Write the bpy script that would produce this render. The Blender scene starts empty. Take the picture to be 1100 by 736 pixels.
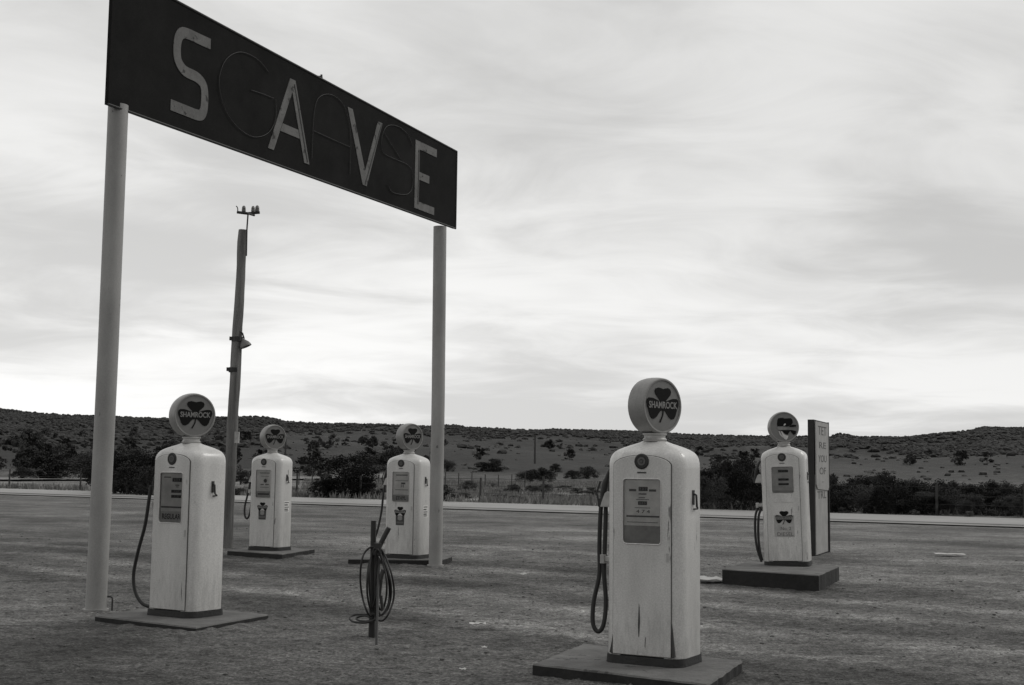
import bpy, bmesh, math, random
from mathutils import Vector, Matrix, noise
random.seed(7)
R_ = math.radians
sc = bpy.context.scene
COL = sc.collection
# ------------------------------------------------------------------ camera maths (photo is 1100 x 736)
F, YH, ROLL, HC = 1400.0, 504.0, .0125, 1.45
PITCH = math.atan((YH-368)/F)
fw = Vector((0, math.cos(PITCH), math.sin(PITCH))); r0 = Vector((1, 0, 0)); u0 = Vector((0, -math.sin(PITCH), math.cos(PITCH)))
RT = r0*math.cos(ROLL)+u0*math.sin(ROLL); UP = -r0*math.sin(ROLL)+u0*math.cos(ROLL)
CAM = Vector((0, 0, HC))
def ray(x, y): return fw*F+RT*(x-550)-UP*(y-368)
def G(x, y, z=0.0):
    d = ray(x, y); return CAM+d*((z-HC)/d.z)
def at_y(x, y, Y):
    d = ray(x, y); return CAM+d*(Y/d.y)

# ------------------------------------------------------------------ materials
def mat(name, v, rough=.7, var=.0, scale=8, bump=0., bscale=None, metal=0, coat=0, stretch=(1, 1, 1), spec=.5, fine=0., chips=None, grime=0):
    m = bpy.data.materials.new(name); m.use_nodes = True
    nt = m.node_tree; N = nt.nodes; L = nt.links; b = N['Principled BSDF']
    b.inputs['Roughness'].default_value = rough; b.inputs['Metallic'].default_value = metal
    b.inputs['Coat Weight'].default_value = coat; b.inputs['Specular IOR Level'].default_value = spec
    tc0 = N.new('ShaderNodeTexCoord'); oi = N.new('ShaderNodeObjectInfo'); of = N.new('ShaderNodeVectorMath'); of.operation = 'MULTIPLY_ADD'
    of.inputs[1].default_value = (37, 37, 37); L.new(oi.outputs['Random'], of.inputs[0]); L.new(tc0.outputs['Object'], of.inputs[2])
    class _T: outputs = {'Object': of.outputs[0]}
    tc = _T
    mp = N.new('ShaderNodeMapping'); mp.inputs['Scale'].default_value = stretch
    L.new(tc.outputs['Object'], mp.inputs['Vector'])
    col = (v*1.0, v*.99, v*.965, 1)
    b.inputs['Base Color'].default_value = col
    cur = None
    def mul(a, bsock):
        mm = N.new('ShaderNodeMath'); mm.operation = 'MULTIPLY'
        L.new(a, mm.inputs[0]); L.new(bsock, mm.inputs[1]); return mm.outputs[0]
    if var or fine or chips:
        vv = N.new('ShaderNodeValue'); vv.outputs[0].default_value = v; cur = vv.outputs[0]
    if var:
        n = N.new('ShaderNodeTexNoise'); n.inputs['Scale'].default_value = scale; n.inputs['Detail'].default_value = 6; n.inputs['Roughness'].default_value = .65
        L.new(mp.outputs[0], n.inputs['Vector'])
        r = N.new('ShaderNodeMapRange'); r.inputs['From Min'].default_value = .3; r.inputs['From Max'].default_value = .7
        r.inputs['To Min'].default_value = 1-var; r.inputs['To Max'].default_value = 1+var*.6
        L.new(n.outputs['Fac'], r.inputs['Value']); cur = mul(cur, r.outputs[0])
    if fine:
        n = N.new('ShaderNodeTexNoise'); n.inputs['Scale'].default_value = 90; n.inputs['Detail'].default_value = 3
        L.new(tc.outputs['Object'], n.inputs['Vector'])
        r = N.new('ShaderNodeMapRange'); r.inputs['From Min'].default_value = .3; r.inputs['From Max'].default_value = .7
        r.inputs['To Min'].default_value = 1-fine; r.inputs['To Max'].default_value = 1+fine
        L.new(n.outputs['Fac'], r.inputs['Value']); cur = mul(cur, r.outputs[0])
    if chips:
        cs, thr, cv, cst = chips
        m2 = N.new('ShaderNodeMapping'); m2.inputs['Scale'].default_value = cst; L.new(tc.outputs['Object'], m2.inputs['Vector'])
        n = N.new('ShaderNodeTexNoise'); n.inputs['Scale'].default_value = cs; n.inputs['Detail'].default_value = 5; n.inputs['Roughness'].default_value = .6
        L.new(m2.outputs[0], n.inputs['Vector'])
        r = N.new('ShaderNodeMapRange'); r.inputs['From Min'].default_value = thr; r.inputs['From Max'].default_value = thr+.03
        r.inputs['To Min'].default_value = 1; r.inputs['To Max'].default_value = cv
        L.new(n.outputs['Fac'], r.inputs['Value']); cur = mul(cur, r.outputs[0])
    if grime:
        sp_ = N.new('ShaderNodeSeparateXYZ'); L.new(tc0.outputs['Object'], sp_.inputs[0])
        m3 = N.new('ShaderNodeMapping'); m3.inputs['Scale'].default_value = (1, 1, .22); L.new(tc.outputs['Object'], m3.inputs['Vector'])
        n = N.new('ShaderNodeTexNoise'); n.inputs['Scale'].default_value = 22; n.inputs['Detail'].default_value = 5; n.inputs['Roughness'].default_value = .7; L.new(m3.outputs[0], n.inputs['Vector'])
        zz = N.new('ShaderNodeMapRange'); L.new(sp_.outputs[2], zz.inputs[0])
        for i, v_ in enumerate((.05, .75, .16, -.12)): zz.inputs[i+1].default_value = v_
        ad = N.new('ShaderNodeMath'); L.new(n.outputs['Fac'], ad.inputs[0]); L.new(zz.outputs[0], ad.inputs[1])
        r = N.new('ShaderNodeMapRange'); L.new(ad.outputs[0], r.inputs[0])
        for i, v_ in enumerate((.52, .72, 1, 1-grime)): r.inputs[i+1].default_value = v_
        cur = mul(cur, r.outputs[0])
    if cur is not None:
        cc = N.new('ShaderNodeCombineColor')
        L.new(cur, cc.inputs[0])
        for i, k in ((1, .99), (2, .965)):
            mm = N.new('ShaderNodeMath'); mm.operation = 'MULTIPLY'; mm.inputs[1].default_value = k
            L.new(cur, mm.inputs[0]); L.new(mm.outputs[0], cc.inputs[i])
        L.new(cc.outputs[0], b.inputs['Base Color'])
    if bump:
        n = N.new('ShaderNodeTexNoise'); n.inputs['Scale'].default_value = bscale or scale*4; n.inputs['Detail'].default_value = 6
        L.new(mp.outputs[0], n.inputs['Vector'])
        bp = N.new('ShaderNodeBump'); bp.inputs['Strength'].default_value = bump; bp.inputs['Distance'].default_value = .02
        L.new(n.outputs['Fac'], bp.inputs['Height']); L.new(bp.outputs[0], b.inputs['Normal'])
    return m

def glass_mat():
    m = bpy.data.materials.new('window glass'); m.use_nodes = True
    nt = m.node_tree; N = nt.nodes; L = nt.links; N.remove(N['Principled BSDF'])
    t = N.new('ShaderNodeBsdfTransparent'); t.inputs[0].default_value = (.96, .96, .96, 1)
    g = N.new('ShaderNodeBsdfGlossy'); g.inputs['Roughness'].default_value = .12
    f = N.new('ShaderNodeFresnel'); f.inputs[0].default_value = 1.6
    n = N.new('ShaderNodeTexNoise'); n.inputs['Scale'].default_value = 14
    r = N.new('ShaderNodeMapRange'); r.inputs['To Min'].default_value = .0; r.inputs['To Max'].default_value = .04
    L.new(n.outputs['Fac'], r.inputs['Value'])
    a = N.new('ShaderNodeMath'); L.new(f.outputs[0], a.inputs[0]); L.new(r.outputs[0], a.inputs[1])
    mx = N.new('ShaderNodeMixShader'); L.new(a.outputs[0], mx.inputs[0]); L.new(t.outputs[0], mx.inputs[1]); L.new(g.outputs[0], mx.inputs[2])
    L.new(mx.outputs[0], N['Material Output'].inputs['Surface'])
    return m

M = dict(
    enamel=mat('white enamel paint', .66, .36, .22, 2.2, .12, 14, coat=.25, fine=.12, stretch=(1, 1, .35), chips=(13, .67, .4, (1, 1, .22)), grime=.17),
    enamel2=mat('white enamel door paint', .61, .34, .22, 2.6, .12, 14, coat=.2, fine=.12, stretch=(1, 1, .3), chips=(11, .665, .35, (1.3, 1, .16)), grime=.17),
    gasket=mat('dark gap', .09, .9),
    skirt=mat('dark pump foot', .018, .7, .3, 9, .3),
    globe=mat('grey globe shell', .28, .4, .25, 5, .1, fine=.08),
    lens=mat('milk glass lens', .205, .4, .15, 6, fine=.05),
    black=mat('black print', .010, .7, spec=.15),
    print=mat('dark print', .05, .6),
    greyp=mat('grey print', .11, .6),
    ltprint=mat('pale lettering', .25, .5, .2, 30),
    metal=mat('worn pale metal', .45, .4, .25, 12, metal=.3),
    dkmetal=mat('dark greasy metal', .028, .5, .3, 10),
    rubber=mat('black rubber', .018, .55, .3, 10),
    face=mat('pale dial plate', .82, .6, .2, 10),
    facedk=mat('dull dial plate', .55, .6, .25, 10),
    band=mat('grey price band', .40, .6, .3, 12),
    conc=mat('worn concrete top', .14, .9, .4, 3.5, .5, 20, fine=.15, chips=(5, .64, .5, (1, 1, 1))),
    concshade=mat('shaded concrete edge', .02, .9, .4, 4, .5, 20),  # same concrete, with the shade on the slab sides put into the colour
    signp=mat('dark sign paint', .016, .9, .4, 1.8, .08, 8, fine=.2, spec=.12),
    signedge=mat('sign edge strip', .04, .6, .3, 4),
    letter=mat('weathered letter paint', .155, .85, .3, 5, .2, 20, fine=.15, chips=(9, .60, .3, (1, 1, 1))),
    letteredge=mat('letter edge strip', .06, .7, .2, 5),
    neon=mat('unlit glass tubing', .035, .4, spec=.3),
    post=mat('grey painted steel pipe', .33, .55, .22, 2.5, .1, 12, fine=.08, stretch=(1, 1, .4), chips=(9, .68, .35, (1, 1, .5))),
    wood=mat('weathered timber', .17, .9, .6, 6, .9, 12, fine=.2, stretch=(1, 1, .12)),
    fencewood=mat('old fence timber', .06, .9, .3, 5, .5),
    galv=mat('dull galvanised metal', .17, .5, .2, 6, metal=.4),
    boardface=mat('painted board face', .36, .7, .2, 4, fine=.1),
    boarddk=mat('dark board side', .025, .7, .3, 5),
    paper=mat('white scrap', .6, .8, .1, 20),
    glass=glass_mat(),
    stone=mat('grey stones', .13, .95, .4, 3, .3),
    road=mat('pale worn highway', .30, .62, .18, .35, .15, 9, fine=.1),
    shoulder=mat('pale gravel shoulder', .26, .9, .25, .6, .3, 10),
    roadline=mat('dark tar seam', .09, .8, .2, 1),
    track=mat('pale dirt track', .22, .95, .3, .4, .3),
)
def leaf_mat(name, v, var=.45):
    m = mat(name, v, .75, var, .9, spec=.25)
    return m
M['leaf'] = leaf_mat('dark juniper foliage', .028)
M['leaf2'] = leaf_mat('grey sage foliage', .085)
M['forest'] = leaf_mat('far juniper foliage', .040, .3)
M['bark'] = mat('juniper bark', .06, .95, .3, 6, .5)
M['grass'] = mat('dry grass', .22, .9, .5, .5)

# ------------------------------------------------------------------ mesh helpers
class MB:
    def __init__(s): s.v = []; s.f = []; s.m = []; s.smooth = False
    def add(s, vs, fs, mi=0):
        o = len(s.v); s.v += [tuple(v) for v in vs]
        for f in fs: s.f.append(tuple(i+o for i in f)); s.m.append(mi)
    def box(s, a, b, mi=0, M4=None):
        vs = [Vector((x, y, z)) for x in (a[0], b[0]) for y in (a[1], b[1]) for z in (a[2], b[2])]
        if M4: vs = [M4 @ v for v in vs]
        s.add(vs, [(0, 1, 3, 2), (4, 6, 7, 5), (0, 4, 5, 1), (2, 3, 7, 6), (0, 2, 6, 4), (1, 5, 7, 3)], mi)
    def tube(s, pts, r, n=10, mi=0, caps=True, closed=False):
        pts = [Vector(p) for p in pts]; k = len(pts)
        rr = r if isinstance(r, (list, tuple)) else [r]*k
        t0 = (pts[1]-pts[0]).normalized(); ref = Vector((0, 0, 1)) if abs(t0.z) < .9 else Vector((1, 0, 0))
        nrm = t0.cross(ref).normalized(); rings = []
        for i in range(k):
            if closed: t = (pts[(i+1) % k]-pts[i-1]).normalized()
            else: t = (pts[min(i+1, k-1)]-pts[max(i-1, 0)]).normalized()
            nrm = (nrm-t*nrm.dot(t)).normalized(); bn = t.cross(nrm)
            rings.append([pts[i]+(nrm*math.cos(2*math.pi*j/n)+bn*math.sin(2*math.pi*j/n))*rr[i] for j in range(n)])
        vs = [v for rg in rings for v in rg]; fs = []
        for i in range(k if closed else k-1):
            a = i*n; b2 = ((i+1) % k)*n
            for j in range(n): fs.append((a+j, a+(j+1) % n, b2+(j+1) % n, b2+j))
        if caps and not closed: fs += [tuple(range(n))[::-1], tuple((k-1)*n+j for j in range(n))]
        s.add(vs, fs, mi)
    def lathe(s, prof, n=32, mi=0, M4=None):       # prof (r, z) about z
        vs = []; fs = []
        for (r, z) in prof:
            for j in range(n):
                a = 2*math.pi*j/n; vs.append(Vector((r*math.cos(a), r*math.sin(a), z)))
        if M4: vs = [M4 @ v for v in vs]
        for i in range(len(prof)-1):
            for j in range(n): fs.append((i*n+j, i*n+(j+1) % n, (i+1)*n+(j+1) % n, (i+1)*n+j))
        if prof[0][0] > 1e-6: fs.append(tuple(range(n))[::-1])
        if prof[-1][0] > 1e-6: fs.append(tuple((len(prof)-1)*n+j for j in range(n)))
        s.add(vs, fs, mi)
    def prism(s, poly, y0, y1, mi=0, fr=None):      # poly in local (x, z), extruded in y; fr maps a vector
        fr = fr or (lambda v: v); n = len(poly)
        ar = sum(poly[i][0]*poly[(i+1) % n][1]-poly[(i+1) % n][0]*poly[i][1] for i in range(n))
        if ar < 0: poly = poly[::-1]
        vs = [fr(Vector((p[0], y0, p[1]))) for p in poly]+[fr(Vector((p[0], y1, p[1]))) for p in poly]
        s.add(vs, [tuple(range(n)), tuple(range(n, 2*n))[::-1]]+[(i, i+n, (i+1) % n+n, (i+1) % n) for i in range(n)], mi)
    def obj(s, name, mats, parent=None, smooth=None, bevel=0, loc=None):
        me = bpy.data.meshes.new(name); me.from_pydata(s.v, [], s.f)
        if not isinstance(mats, (list, tuple)): mats = [mats]
        for m in mats: me.materials.append(m)
        me.polygons.foreach_set('material_index', s.m)
        if smooth is not None:
            me.polygons.foreach_set('use_smooth', [True]*len(s.f)); me.update()
            bm = bmesh.new(); bm.from_mesh(me); bmesh.ops.remove_doubles(bm, verts=bm.verts, dist=1e-6); bmesh.ops.recalc_face_normals(bm, faces=bm.faces); bm.to_mesh(me); bm.free()
            me.set_sharp_from_angle(angle=R_(smooth))
        me.update()
        o = bpy.data.objects.new(name, me); COL.objects.link(o)
        if parent: o.parent = parent
        if loc: o.location = loc
        if bevel:
            b = o.modifiers.new('bevel', 'BEVEL'); b.width = bevel; b.segments = 2; b.limit_method = 'ANGLE'
        return o
def smooth_path(pts, sub=6, closed=False):
    P = [Vector(p) for p in pts]; n = len(P); out = []
    for i in range(n if closed else n-1):
        if closed: a, b, c, d = P[i-1], P[i], P[(i+1) % n], P[(i+2) % n]
        else: a, b, c, d = P[max(i-1, 0)], P[i], P[i+1], P[min(i+2, n-1)]
        for k in range(sub):
            t = k/sub
            out.append(.5*((2*b)+(c-a)*t+(2*a-5*b+4*c-d)*t*t+(3*b-a-3*c+d)*t**3))
    if not closed: out.append(P[-1])
    return out
def tag(o, label=None, cat=None, group=None, kind=None):
    for k, v in (('label', label), ('category', cat), ('group', group), ('kind', kind)):
        if v: o[k] = v
    return o
def empty(name, loc, rz=0, **k):
    o = bpy.data.objects.new(name, None); COL.objects.link(o); o.location = loc; o.rotation_euler = (0, 0, rz); tag(o, **k); return o
def copy_tree(o, parent=None):
    c = o.copy(); COL.objects.link(c); c.parent = parent
    for ch in list(o.children): copy_tree(ch, c)
    return c
def text(body, h, m, parent, loc, rz=0, sx=1, name='lettering', extr=.001, bold=0, align='CENTER', fr=None):
    cu = bpy.data.curves.new(name, 'FONT'); cu.body = body; cu.size = h/.73; cu.extrude = extr; cu.offset = bold
    cu.align_x = align; cu.align_y = 'CENTER'; cu.resolution_u = 4
    t = bpy.data.objects.new(name, cu); COL.objects.link(t)
    dg = bpy.context.evaluated_depsgraph_get(); dg.update()
    me = bpy.data.meshes.new_from_object(t.evaluated_get(dg)); bpy.data.objects.remove(t); bpy.data.curves.remove(cu)
    T = Matrix.Translation(loc) @ Matrix.Rotation(rz, 4, 'Z') @ Matrix.Rotation(R_(90), 4, 'X') @ Matrix.Diagonal((sx, 1, 1, 1))
    me.transform(T); me.materials.clear(); me.materials.append(m)
    o = bpy.data.objects.new(name, me); COL.objects.link(o); o.parent = parent
    return o
def fit_text(o, width, cx=0, rz=0):
    d = Vector((math.cos(rz), math.sin(rz), 0)); c = [v.co.dot(d) for v in o.data.vertices]; k = width/(max(c)-min(c)); m_ = (max(c)+min(c))/2
    for v in o.data.vertices: v.co += d*((v.co.dot(d)-m_)*(k-1))
    return o
def rrect(hx, hy, r, seg=5):
    out = []
    for (cx, cy, a0) in ((hx-r, hy-r, 0), (-hx+r, hy-r, 90), (-hx+r, -hy+r, 180), (hx-r, -hy+r, 270)):
        for k in range(seg+1):
            a = R_(a0+90*k/seg); out.append((cx+r*math.cos(a), cy+r*math.sin(a)))
    return out

# ------------------------------------------------------------------ gas pump
def plate_with_hole(mb, outer_in, inner_in, cx, cz, yf, yb, yin, extra, n=120):
    """door: front ring at yf, sides back to yb, hole walls back to yin; outer_in/inner_in are inside tests"""
    def rad(fn, a, hi):
        lo = 0.0
        for _ in range(28):
            m_ = (lo+hi)/2
            if fn(cx+m_*math.cos(a), cz+m_*math.sin(a)): lo = m_
            else: hi = m_
        return lo
    A = sorted(set([2*math.pi*i/n for i in range(n)]+[a % (2*math.pi) for a in extra]))
    k = len(A); o = []; i_ = []
    for a in A:
        r = rad(outer_in, a, 3); o.append((cx+r*math.cos(a), cz+r*math.sin(a)))
        r = rad(inner_in, a, 1); i_.append((cx+r*math.cos(a), cz+r*math.sin(a)))
    vs = [(p[0], yf, p[1]) for p in o]+[(p[0], yf, p[1]) for p in i_]+[(p[0], yb, p[1]) for p in o]+[(p[0], yin, p[1]) for p in i_]
    fs = []
    for j in range(k):
        q = (j+1) % k
        fs.append((j, q, k+q, k+j)); fs.append((j, 2*k+j, 2*k+q, q)); fs.append((k+j, k+q, 3*k+q, 3*k+j))
    mb.add(vs, fs)

LEFT_LEAF = [(-.95, .12), (-.92, .25), (-.82, .31), (-.62, .31), (-.42, .26), (-.25, .2), (0, .2), (0, -.2), (-.14, -.22), (-.24, -.32), (-.36, -.46), (-.52, -.55), (-.66, -.53), (-.76, -.4), (-.84, -.18), (-.92, -.02)]
TOP_LEAF = [(-.16, .201), (-.3, .34), (-.43, .47), (-.47, .6), (-.41, .7), (-.24, .745), (-.08, .72), (.03, .69), (.14, .72), (.3, .745), (.45, .69), (.5, .58), (.46, .46), (.32, .33), (.18, .201)]
STEM = [(-.01, -.201), (.06, -.201), (.03, -.4), (-.06, -.58), (-.13, -.7), (-.19, -.67), (-.1, -.52), (-.03, -.38)]
def clover(mb, cx, cz, s, y0, y1, fr=None, stem=True):
    for poly in (LEFT_LEAF, [(-a, b) for a, b in LEFT_LEAF], TOP_LEAF)+((STEM,) if stem else ()):
        mb.prism([(cx+a*s, cz+b*s) for a, b in poly], y0, y1, fr=fr)

def make_pump(loc, a, globe_a, lean=0, label='', face='digits', door_decal=None, side_card=False, broken=False, hose=(), hose2=None, coil_clip=.72, streaks=False, tall=1.0, nozzle_up=True):
    root = empty('gas_pump', loc, -R_(a), label=label, cat='gas pump', group='old gas pumps standing on the dirt lot')
    root.rotation_euler = (0, R_(lean), -R_(a)); root.scale = (1, 1, tall)
    # cabinet
    b = MB(); lv = [(.05, .995), (.06, 1), (.8, 1), (1.385, 1), (1.43, .996), (1.455, .982), (1.477, .958), (1.495, .92), (1.510, .87), (1.525, .79), (1.540, .68), (1.554, .56), (1.567, .43), (1.577, .34), (1.586, .28)]
    rings = []
    for z, s in lv:
        ins = 1-s
        hx = .30-ins*.30; hy = .23-ins*.23
        rg = rrect(hx, hy, .115*min(1, s+.05), 8); cut = .17*s; dp = -.15*s if .06 <= z < 1.4 else -hy+.0001
        k4 = 27                                   # between the two front corner arcs
        rg = rg[:k4]+[(-cut, -hy), (-cut+.0001, dp), (cut-.0001, dp), (cut, -hy)]+rg[k4:]
        rings.append([(x, y, z) for x, y in rg])
    n = len(rings[0]); vs = [v for r in rings for v in r]; fs = []
    for i in range(len(rings)-1):
        for j in range(n): fs.append((i*n+j, i*n+(j+1) % n, (i+1)*n+(j+1) % n, (i+1)*n+j))
    fs += [tuple(range(n))[::-1], tuple((len(rings)-1)*n+j for j in range(n))]
    b.add(vs, fs); b.obj('cabinet', M['enamel'], root, smooth=50)
    # skirt
    b = MB()
    lo = rrect(.305, .245, .10, 6); n = len(lo)
    b.add([(x, y, 0) for x, y in lo]+[(x*.985, y*.98, .056) for x, y in lo], [tuple(range(n))[::-1], tuple(range(n, 2*n))]+[(i, (i+1) % n, (i+1) % n+n, i+n) for i in range(n)])
    b.obj('skirt', M['skirt'], root, smooth=40)
    # door with arched head and recessed window
    wz, ww, wh = 1.08, .145, .228
    short = face == 'bars'
    if short: wz, ww, wh = 1.135, .145, .175
    def outer(x, z, g=0.):
        if abs(x) > .222+g or z < .065-g: return False
        top = 1.405+g+.075*math.sqrt(max(0, 1-(x/(.2221+g))**2))
        return z < top
    def inner(x, z):
        x = abs(x); z = abs(z-wz); r = .022
        if x > ww or z > wh: return False
        if x > ww-r and z > wh-r: return (x-ww+r)**2+(z-wh+r)**2 < r*r
        return True
    ex = [math.atan2(cz-wz, cx) for cx in (-.222, .222) for cz in (.065, 1.405)]
    b = MB(); plate_with_hole(b, outer, inner, 0, wz, -.239, -.16, -.203, ex)
    d = b.obj('door', M['enamel2'], root, smooth=30, bevel=.0035)
    b = MB(); plate_with_hole(b, lambda x, z: outer(x, z, .004), inner, 0, wz, -.2315, -.17, -.2, ex)
    b.obj('door_seal', M['gasket'], root)
    # door handle notch strip + hinges suggestion
    b = MB(); b.box((.19, -.2435, .73), (.205, -.236, .79)); b.obj('latch', M['metal'], d)
    # dial face
    b = MB(); b.box((-ww-.004, -.2235, wz-wh-.004), (ww+.004, -.205, wz+wh+.004))
    fc = b.obj('dial_face', M['face'] if face in ('digits', 'circle', 'word') else M['facedk'], root)
    Y = -.2240
    def bars(lst, m, name='counter', th=.002):
        for x0, x1, z0, z1 in lst:
            b = MB(); b.box((x0, Y-th, z0), (x1, Y+.0005, z1)); b.obj(name, m, fc)
    if face == 'digits':
        bars([(-.03, .04, 1.225, 1.255), (-.035, .035, 1.125, 1.152)], M['print'])
        bars([(-.105, -.05, 1.222, 1.238), (.05, .105, 1.222, 1.238), (-.03, .03, 1.2, 1.208), (-.03, .02, 1.175, 1.18), (-.05, .05, 1.162, 1.166), (-.06, .06, 1.103, 1.107)], M['greyp'], 'scale_mark')
        text('9 3 7', .02, M['ltprint'], fc, (.003, Y-.003, 1.24)); text('4 0 5', .018, M['ltprint'], fc, (0, Y-.003, 1.138))
        text('4 7 4', .024, M['print'], fc, (.005, Y-.001, 1.078), sx=1.6)
        bars([(-.125, .13, 1.038, 1.05), (-.12, .12, 1.0, 1.004)], M['greyp'], 'scale_mark')
        bars([(-.145, .145, .852, .978)], M['band'], 'price_band')
    elif face == 'regular':
        bars([(.0, .12, 1.225, 1.262), (-.01, .12, 1.125, 1.152), (-.01, .12, 1.078, 1.105)], M['black'])
        text('0 5 3', .022, M['greyp'], fc, (.06, Y-.003, 1.243), sx=1.2); text('2 1 7', .018, M['greyp'], fc, (.055, Y-.003, 1.138), sx=1.2); text('3 1 9', .018, M['greyp'], fc, (.055, Y-.003, 1.091), sx=1.2)
        bars([(-.11, -.02, 1.262, 1.272), (.04, .09, 1.19, 1.2), (.05, .08, 1.175, 1.183), (-.135, .135, .985, 1.0)], M['print'], 'scale_mark')
        bars([(-.145, .145, .852, .955)], M['band'], 'price_band')
        text('REGULAR', .05, M['black'], fc, (0, Y-.003, .905), sx=.8, bold=.001)
    elif face == 'circle':
        b = MB(); b.lathe([(0, 0), (.032, 0), (.032, .003), (0, .003)], 20, M4=Matrix.Translation((.03, Y, 1.13)) @ Matrix.Rotation(R_(90), 4, 'X')); b.obj('counter', M['print'], fc)
        bars([(-.08, .11, 1.25, 1.262), (-.05, .1, 1.2, 1.206), (-.06, .0, 1.06, 1.075), (.03, .1, 1.06, 1.075), (-.07, .1, 1.02, 1.028)], M['greyp'], 'scale_mark')
        bars([(-.145, .145, .852, .96)], M['band'], 'price_band'); bars([(-.11, .11, .9, .925)], M['print'], 'scale_mark', .004)
    elif face == 'word':
        bars([(-.09, .11, 1.25, 1.266), (.0, .07, 1.12, 1.145), (-.1, .12, 1.17, 1.176), (-.1, .12, 1.03, 1.038)], M['greyp'], 'scale_mark')
        text('H', .05, M['greyp'], fc, (.02, Y-.001, 1.09), sx=1.2)
        bars([(-.145, .145, .852, .96)], M['band'], 'price_band')
        text('ETHYL', .055, M['print'], fc, (0, Y-.003, .905), sx=.8, bold=.001)
    elif face == 'bars':
        bars([(-.06, .075, 1.235, 1.268), (-.06, .08, 1.125, 1.155), (-.06, .08, 1.065, 1.092)], M['black'])
        text('8 4 2', .02, M['greyp'], fc, (.007, Y-.003, 1.25)); text('1 6 0', .018, M['greyp'], fc, (.01, Y-.003, 1.14)); text('5 3 9', .018, M['greyp'], fc, (.01, Y-.003, 1.078))
        bars([(-.135, .135, .965, .995)], M['band'], 'price_band')
    b = MB(); b.add([(-ww-.001, -.2335, wz-wh-.001), (ww+.001, -.2335, wz-wh-.001), (ww+.001, -.2335, wz+wh+.001), (-ww-.001, -.2335, wz+wh+.001)], [(0, 1, 2, 3)]); b.obj('glass_pane', M['glass'], root)
    b = MB(); pr = [(ww+.006, wh+.006), (ww-.0, wh-.0)]
    # bright lip round the window
    P = rrect(ww+.004, wh+.004, .026, 5); pts = [(x, -.2405, wz+z) for x, z in P]
    b.tube(pts, .004, 6, closed=True); b.obj('window_trim', M['enamel'], d, smooth=40)
    if short:
        b = MB(); b.box((-.125, -.243, .838), (.135, -.2385, .945)); b.obj('blank_plate', M['enamel'], d, bevel=.002)
    # round badge
    T = Matrix.Translation((0, -.236, 1.437)) @ Matrix.Rotation(R_(90), 4, 'X')
    b = MB(); b.lathe([(0, 0), (.056, 0), (.056, .008), (.046, .012), (.044, .009), (0, .009)], 28, M4=T)
    bd = b.obj('badge', M['dkmetal'], root, smooth=35)
    b = MB(); b.lathe([(.018, .0095), (.03, .0095), (.03, .0125), (.018, .0125), (.018, .0095)], 20, M4=T); b.lathe([(0, .0095), (.009, .0095), (.009, .012), (0, .012)], 12, M4=T)
    b.obj('badge_ring', M['greyp'], bd)
    b = MB(); b.box((-.035, -.2415, 1.352), (.035, -.2385, 1.362)); b.obj('name_strip', M['print'], root)
    # crank on the right side
    b = MB(); b.box((.298, -.02, 1.13), (.309, .01, 1.235)); b.tube([(.305, -.005, 1.21), (.325, -.003, 1.2), (.328, .0, 1.12), (.322, .03, 1.105)], .008, 8); b.tube([(.30, .0, 1.10), (.315, .045, 1.10)], .006, 6)
    b.obj('crank_handle', M['dkmetal'], root, smooth=40)
    # neck
    b = MB(); b.lathe([(.085, 1.585), (.09, 1.60), (.078, 1.612), (.078, 1.628), (.088, 1.634), (.088, 1.645), (.06, 1.65)], 28); b.obj('neck', M['metal'], root, smooth=40)
    # globe
    rel = -R_(globe_a)+R_(a)
    Rz = Matrix.Translation((0, 0, 1.846)) @ Matrix.Rotation(rel, 4, 'Z')
    fr = lambda v: Rz @ v
    T = Rz @ Matrix.Rotation(R_(90), 4, 'X')
    b = MB(); prof = [(.185, -.083), (.197, -.084), (.203, -.078), (.205, -.066), (.209, -.04), (.2105, 0), (.209, .04), (.205, .066), (.203, .078), (.197, .084), (.187, .083), (.185, .072), (0, .072)]
    b.lathe([(0, -.072)]+[(.185, -.072)]+prof, 56, M4=T)
    gl = b.obj('globe', M['globe'], root, smooth=40)
    for s in (1,) if broken else (1, -1):
        b = MB(); b.lathe([(0, .076*s), (.186, .0725*s), (.186, .06*s)] if s < 0 else [(0, .078), (.1, .0775), (.186, .0745), (.186, .06)], 48, M4=T)
        b.obj('lens', M['lens'], gl, smooth=40)
    b = MB(); b.prism([(.09*math.cos(t*math.pi/12), -.197+.03*math.sin(t*math.pi/12)) for t in range(13)], -.05, .05, fr=fr); b.obj('globe_foot', M['dkmetal'], gl)
    def Fy(y): return -y
    S = .178
    if not broken:
        b = MB(); clover(b, 0, .0, S, -.0815, -.0775, fr=fr); b.obj('clover_emblem', M['black'], gl)
        b = MB(); clover(b, 0, .0, S, .0775, .0815, fr=fr); b.obj('clover_emblem', M['black'], gl)
        for sgn, rz in ((1, 0), (-1, math.pi)):
            c = Rz @ Vector((0, -.0825*sgn, .003))
            fit_text(text('SHAMROCK', .05, M['ltprint'], gl, c, rz=rel+rz, bold=.0015), .298, rz=rel+rz)
    else:
        def pl(poly, m, name, d=.004, y=-.0795): 
            b = MB(); b.prism([(x*.19, z*.19) for x, z in poly], y-d, y, fr=fr); return b.obj(name, m, gl)
        pl([(-.48, .5), (-.42, .62), (-.05, .64), (0, .6), (.5, .62), (.6, .5), (.62, .3), (.5, .1), (.2, .02), (-.1, .06), (-.48, .02), (-.52, .2)], M['black'], 'clover_emblem')
        pl([(.3, .0), (.62, .16), (.86, .12), (.84, .02), (.6, -.02)], M['black'], 'clover_emblem', .003)
        pl([(-.5, -.03), (-.46, .04), (-.2, .03), (.1, -.02), (.24, -.12), (.1, -.2), (-.3, -.22), (-.48, -.18)], M['ltprint'], 'glass_shard', .006)
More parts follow.
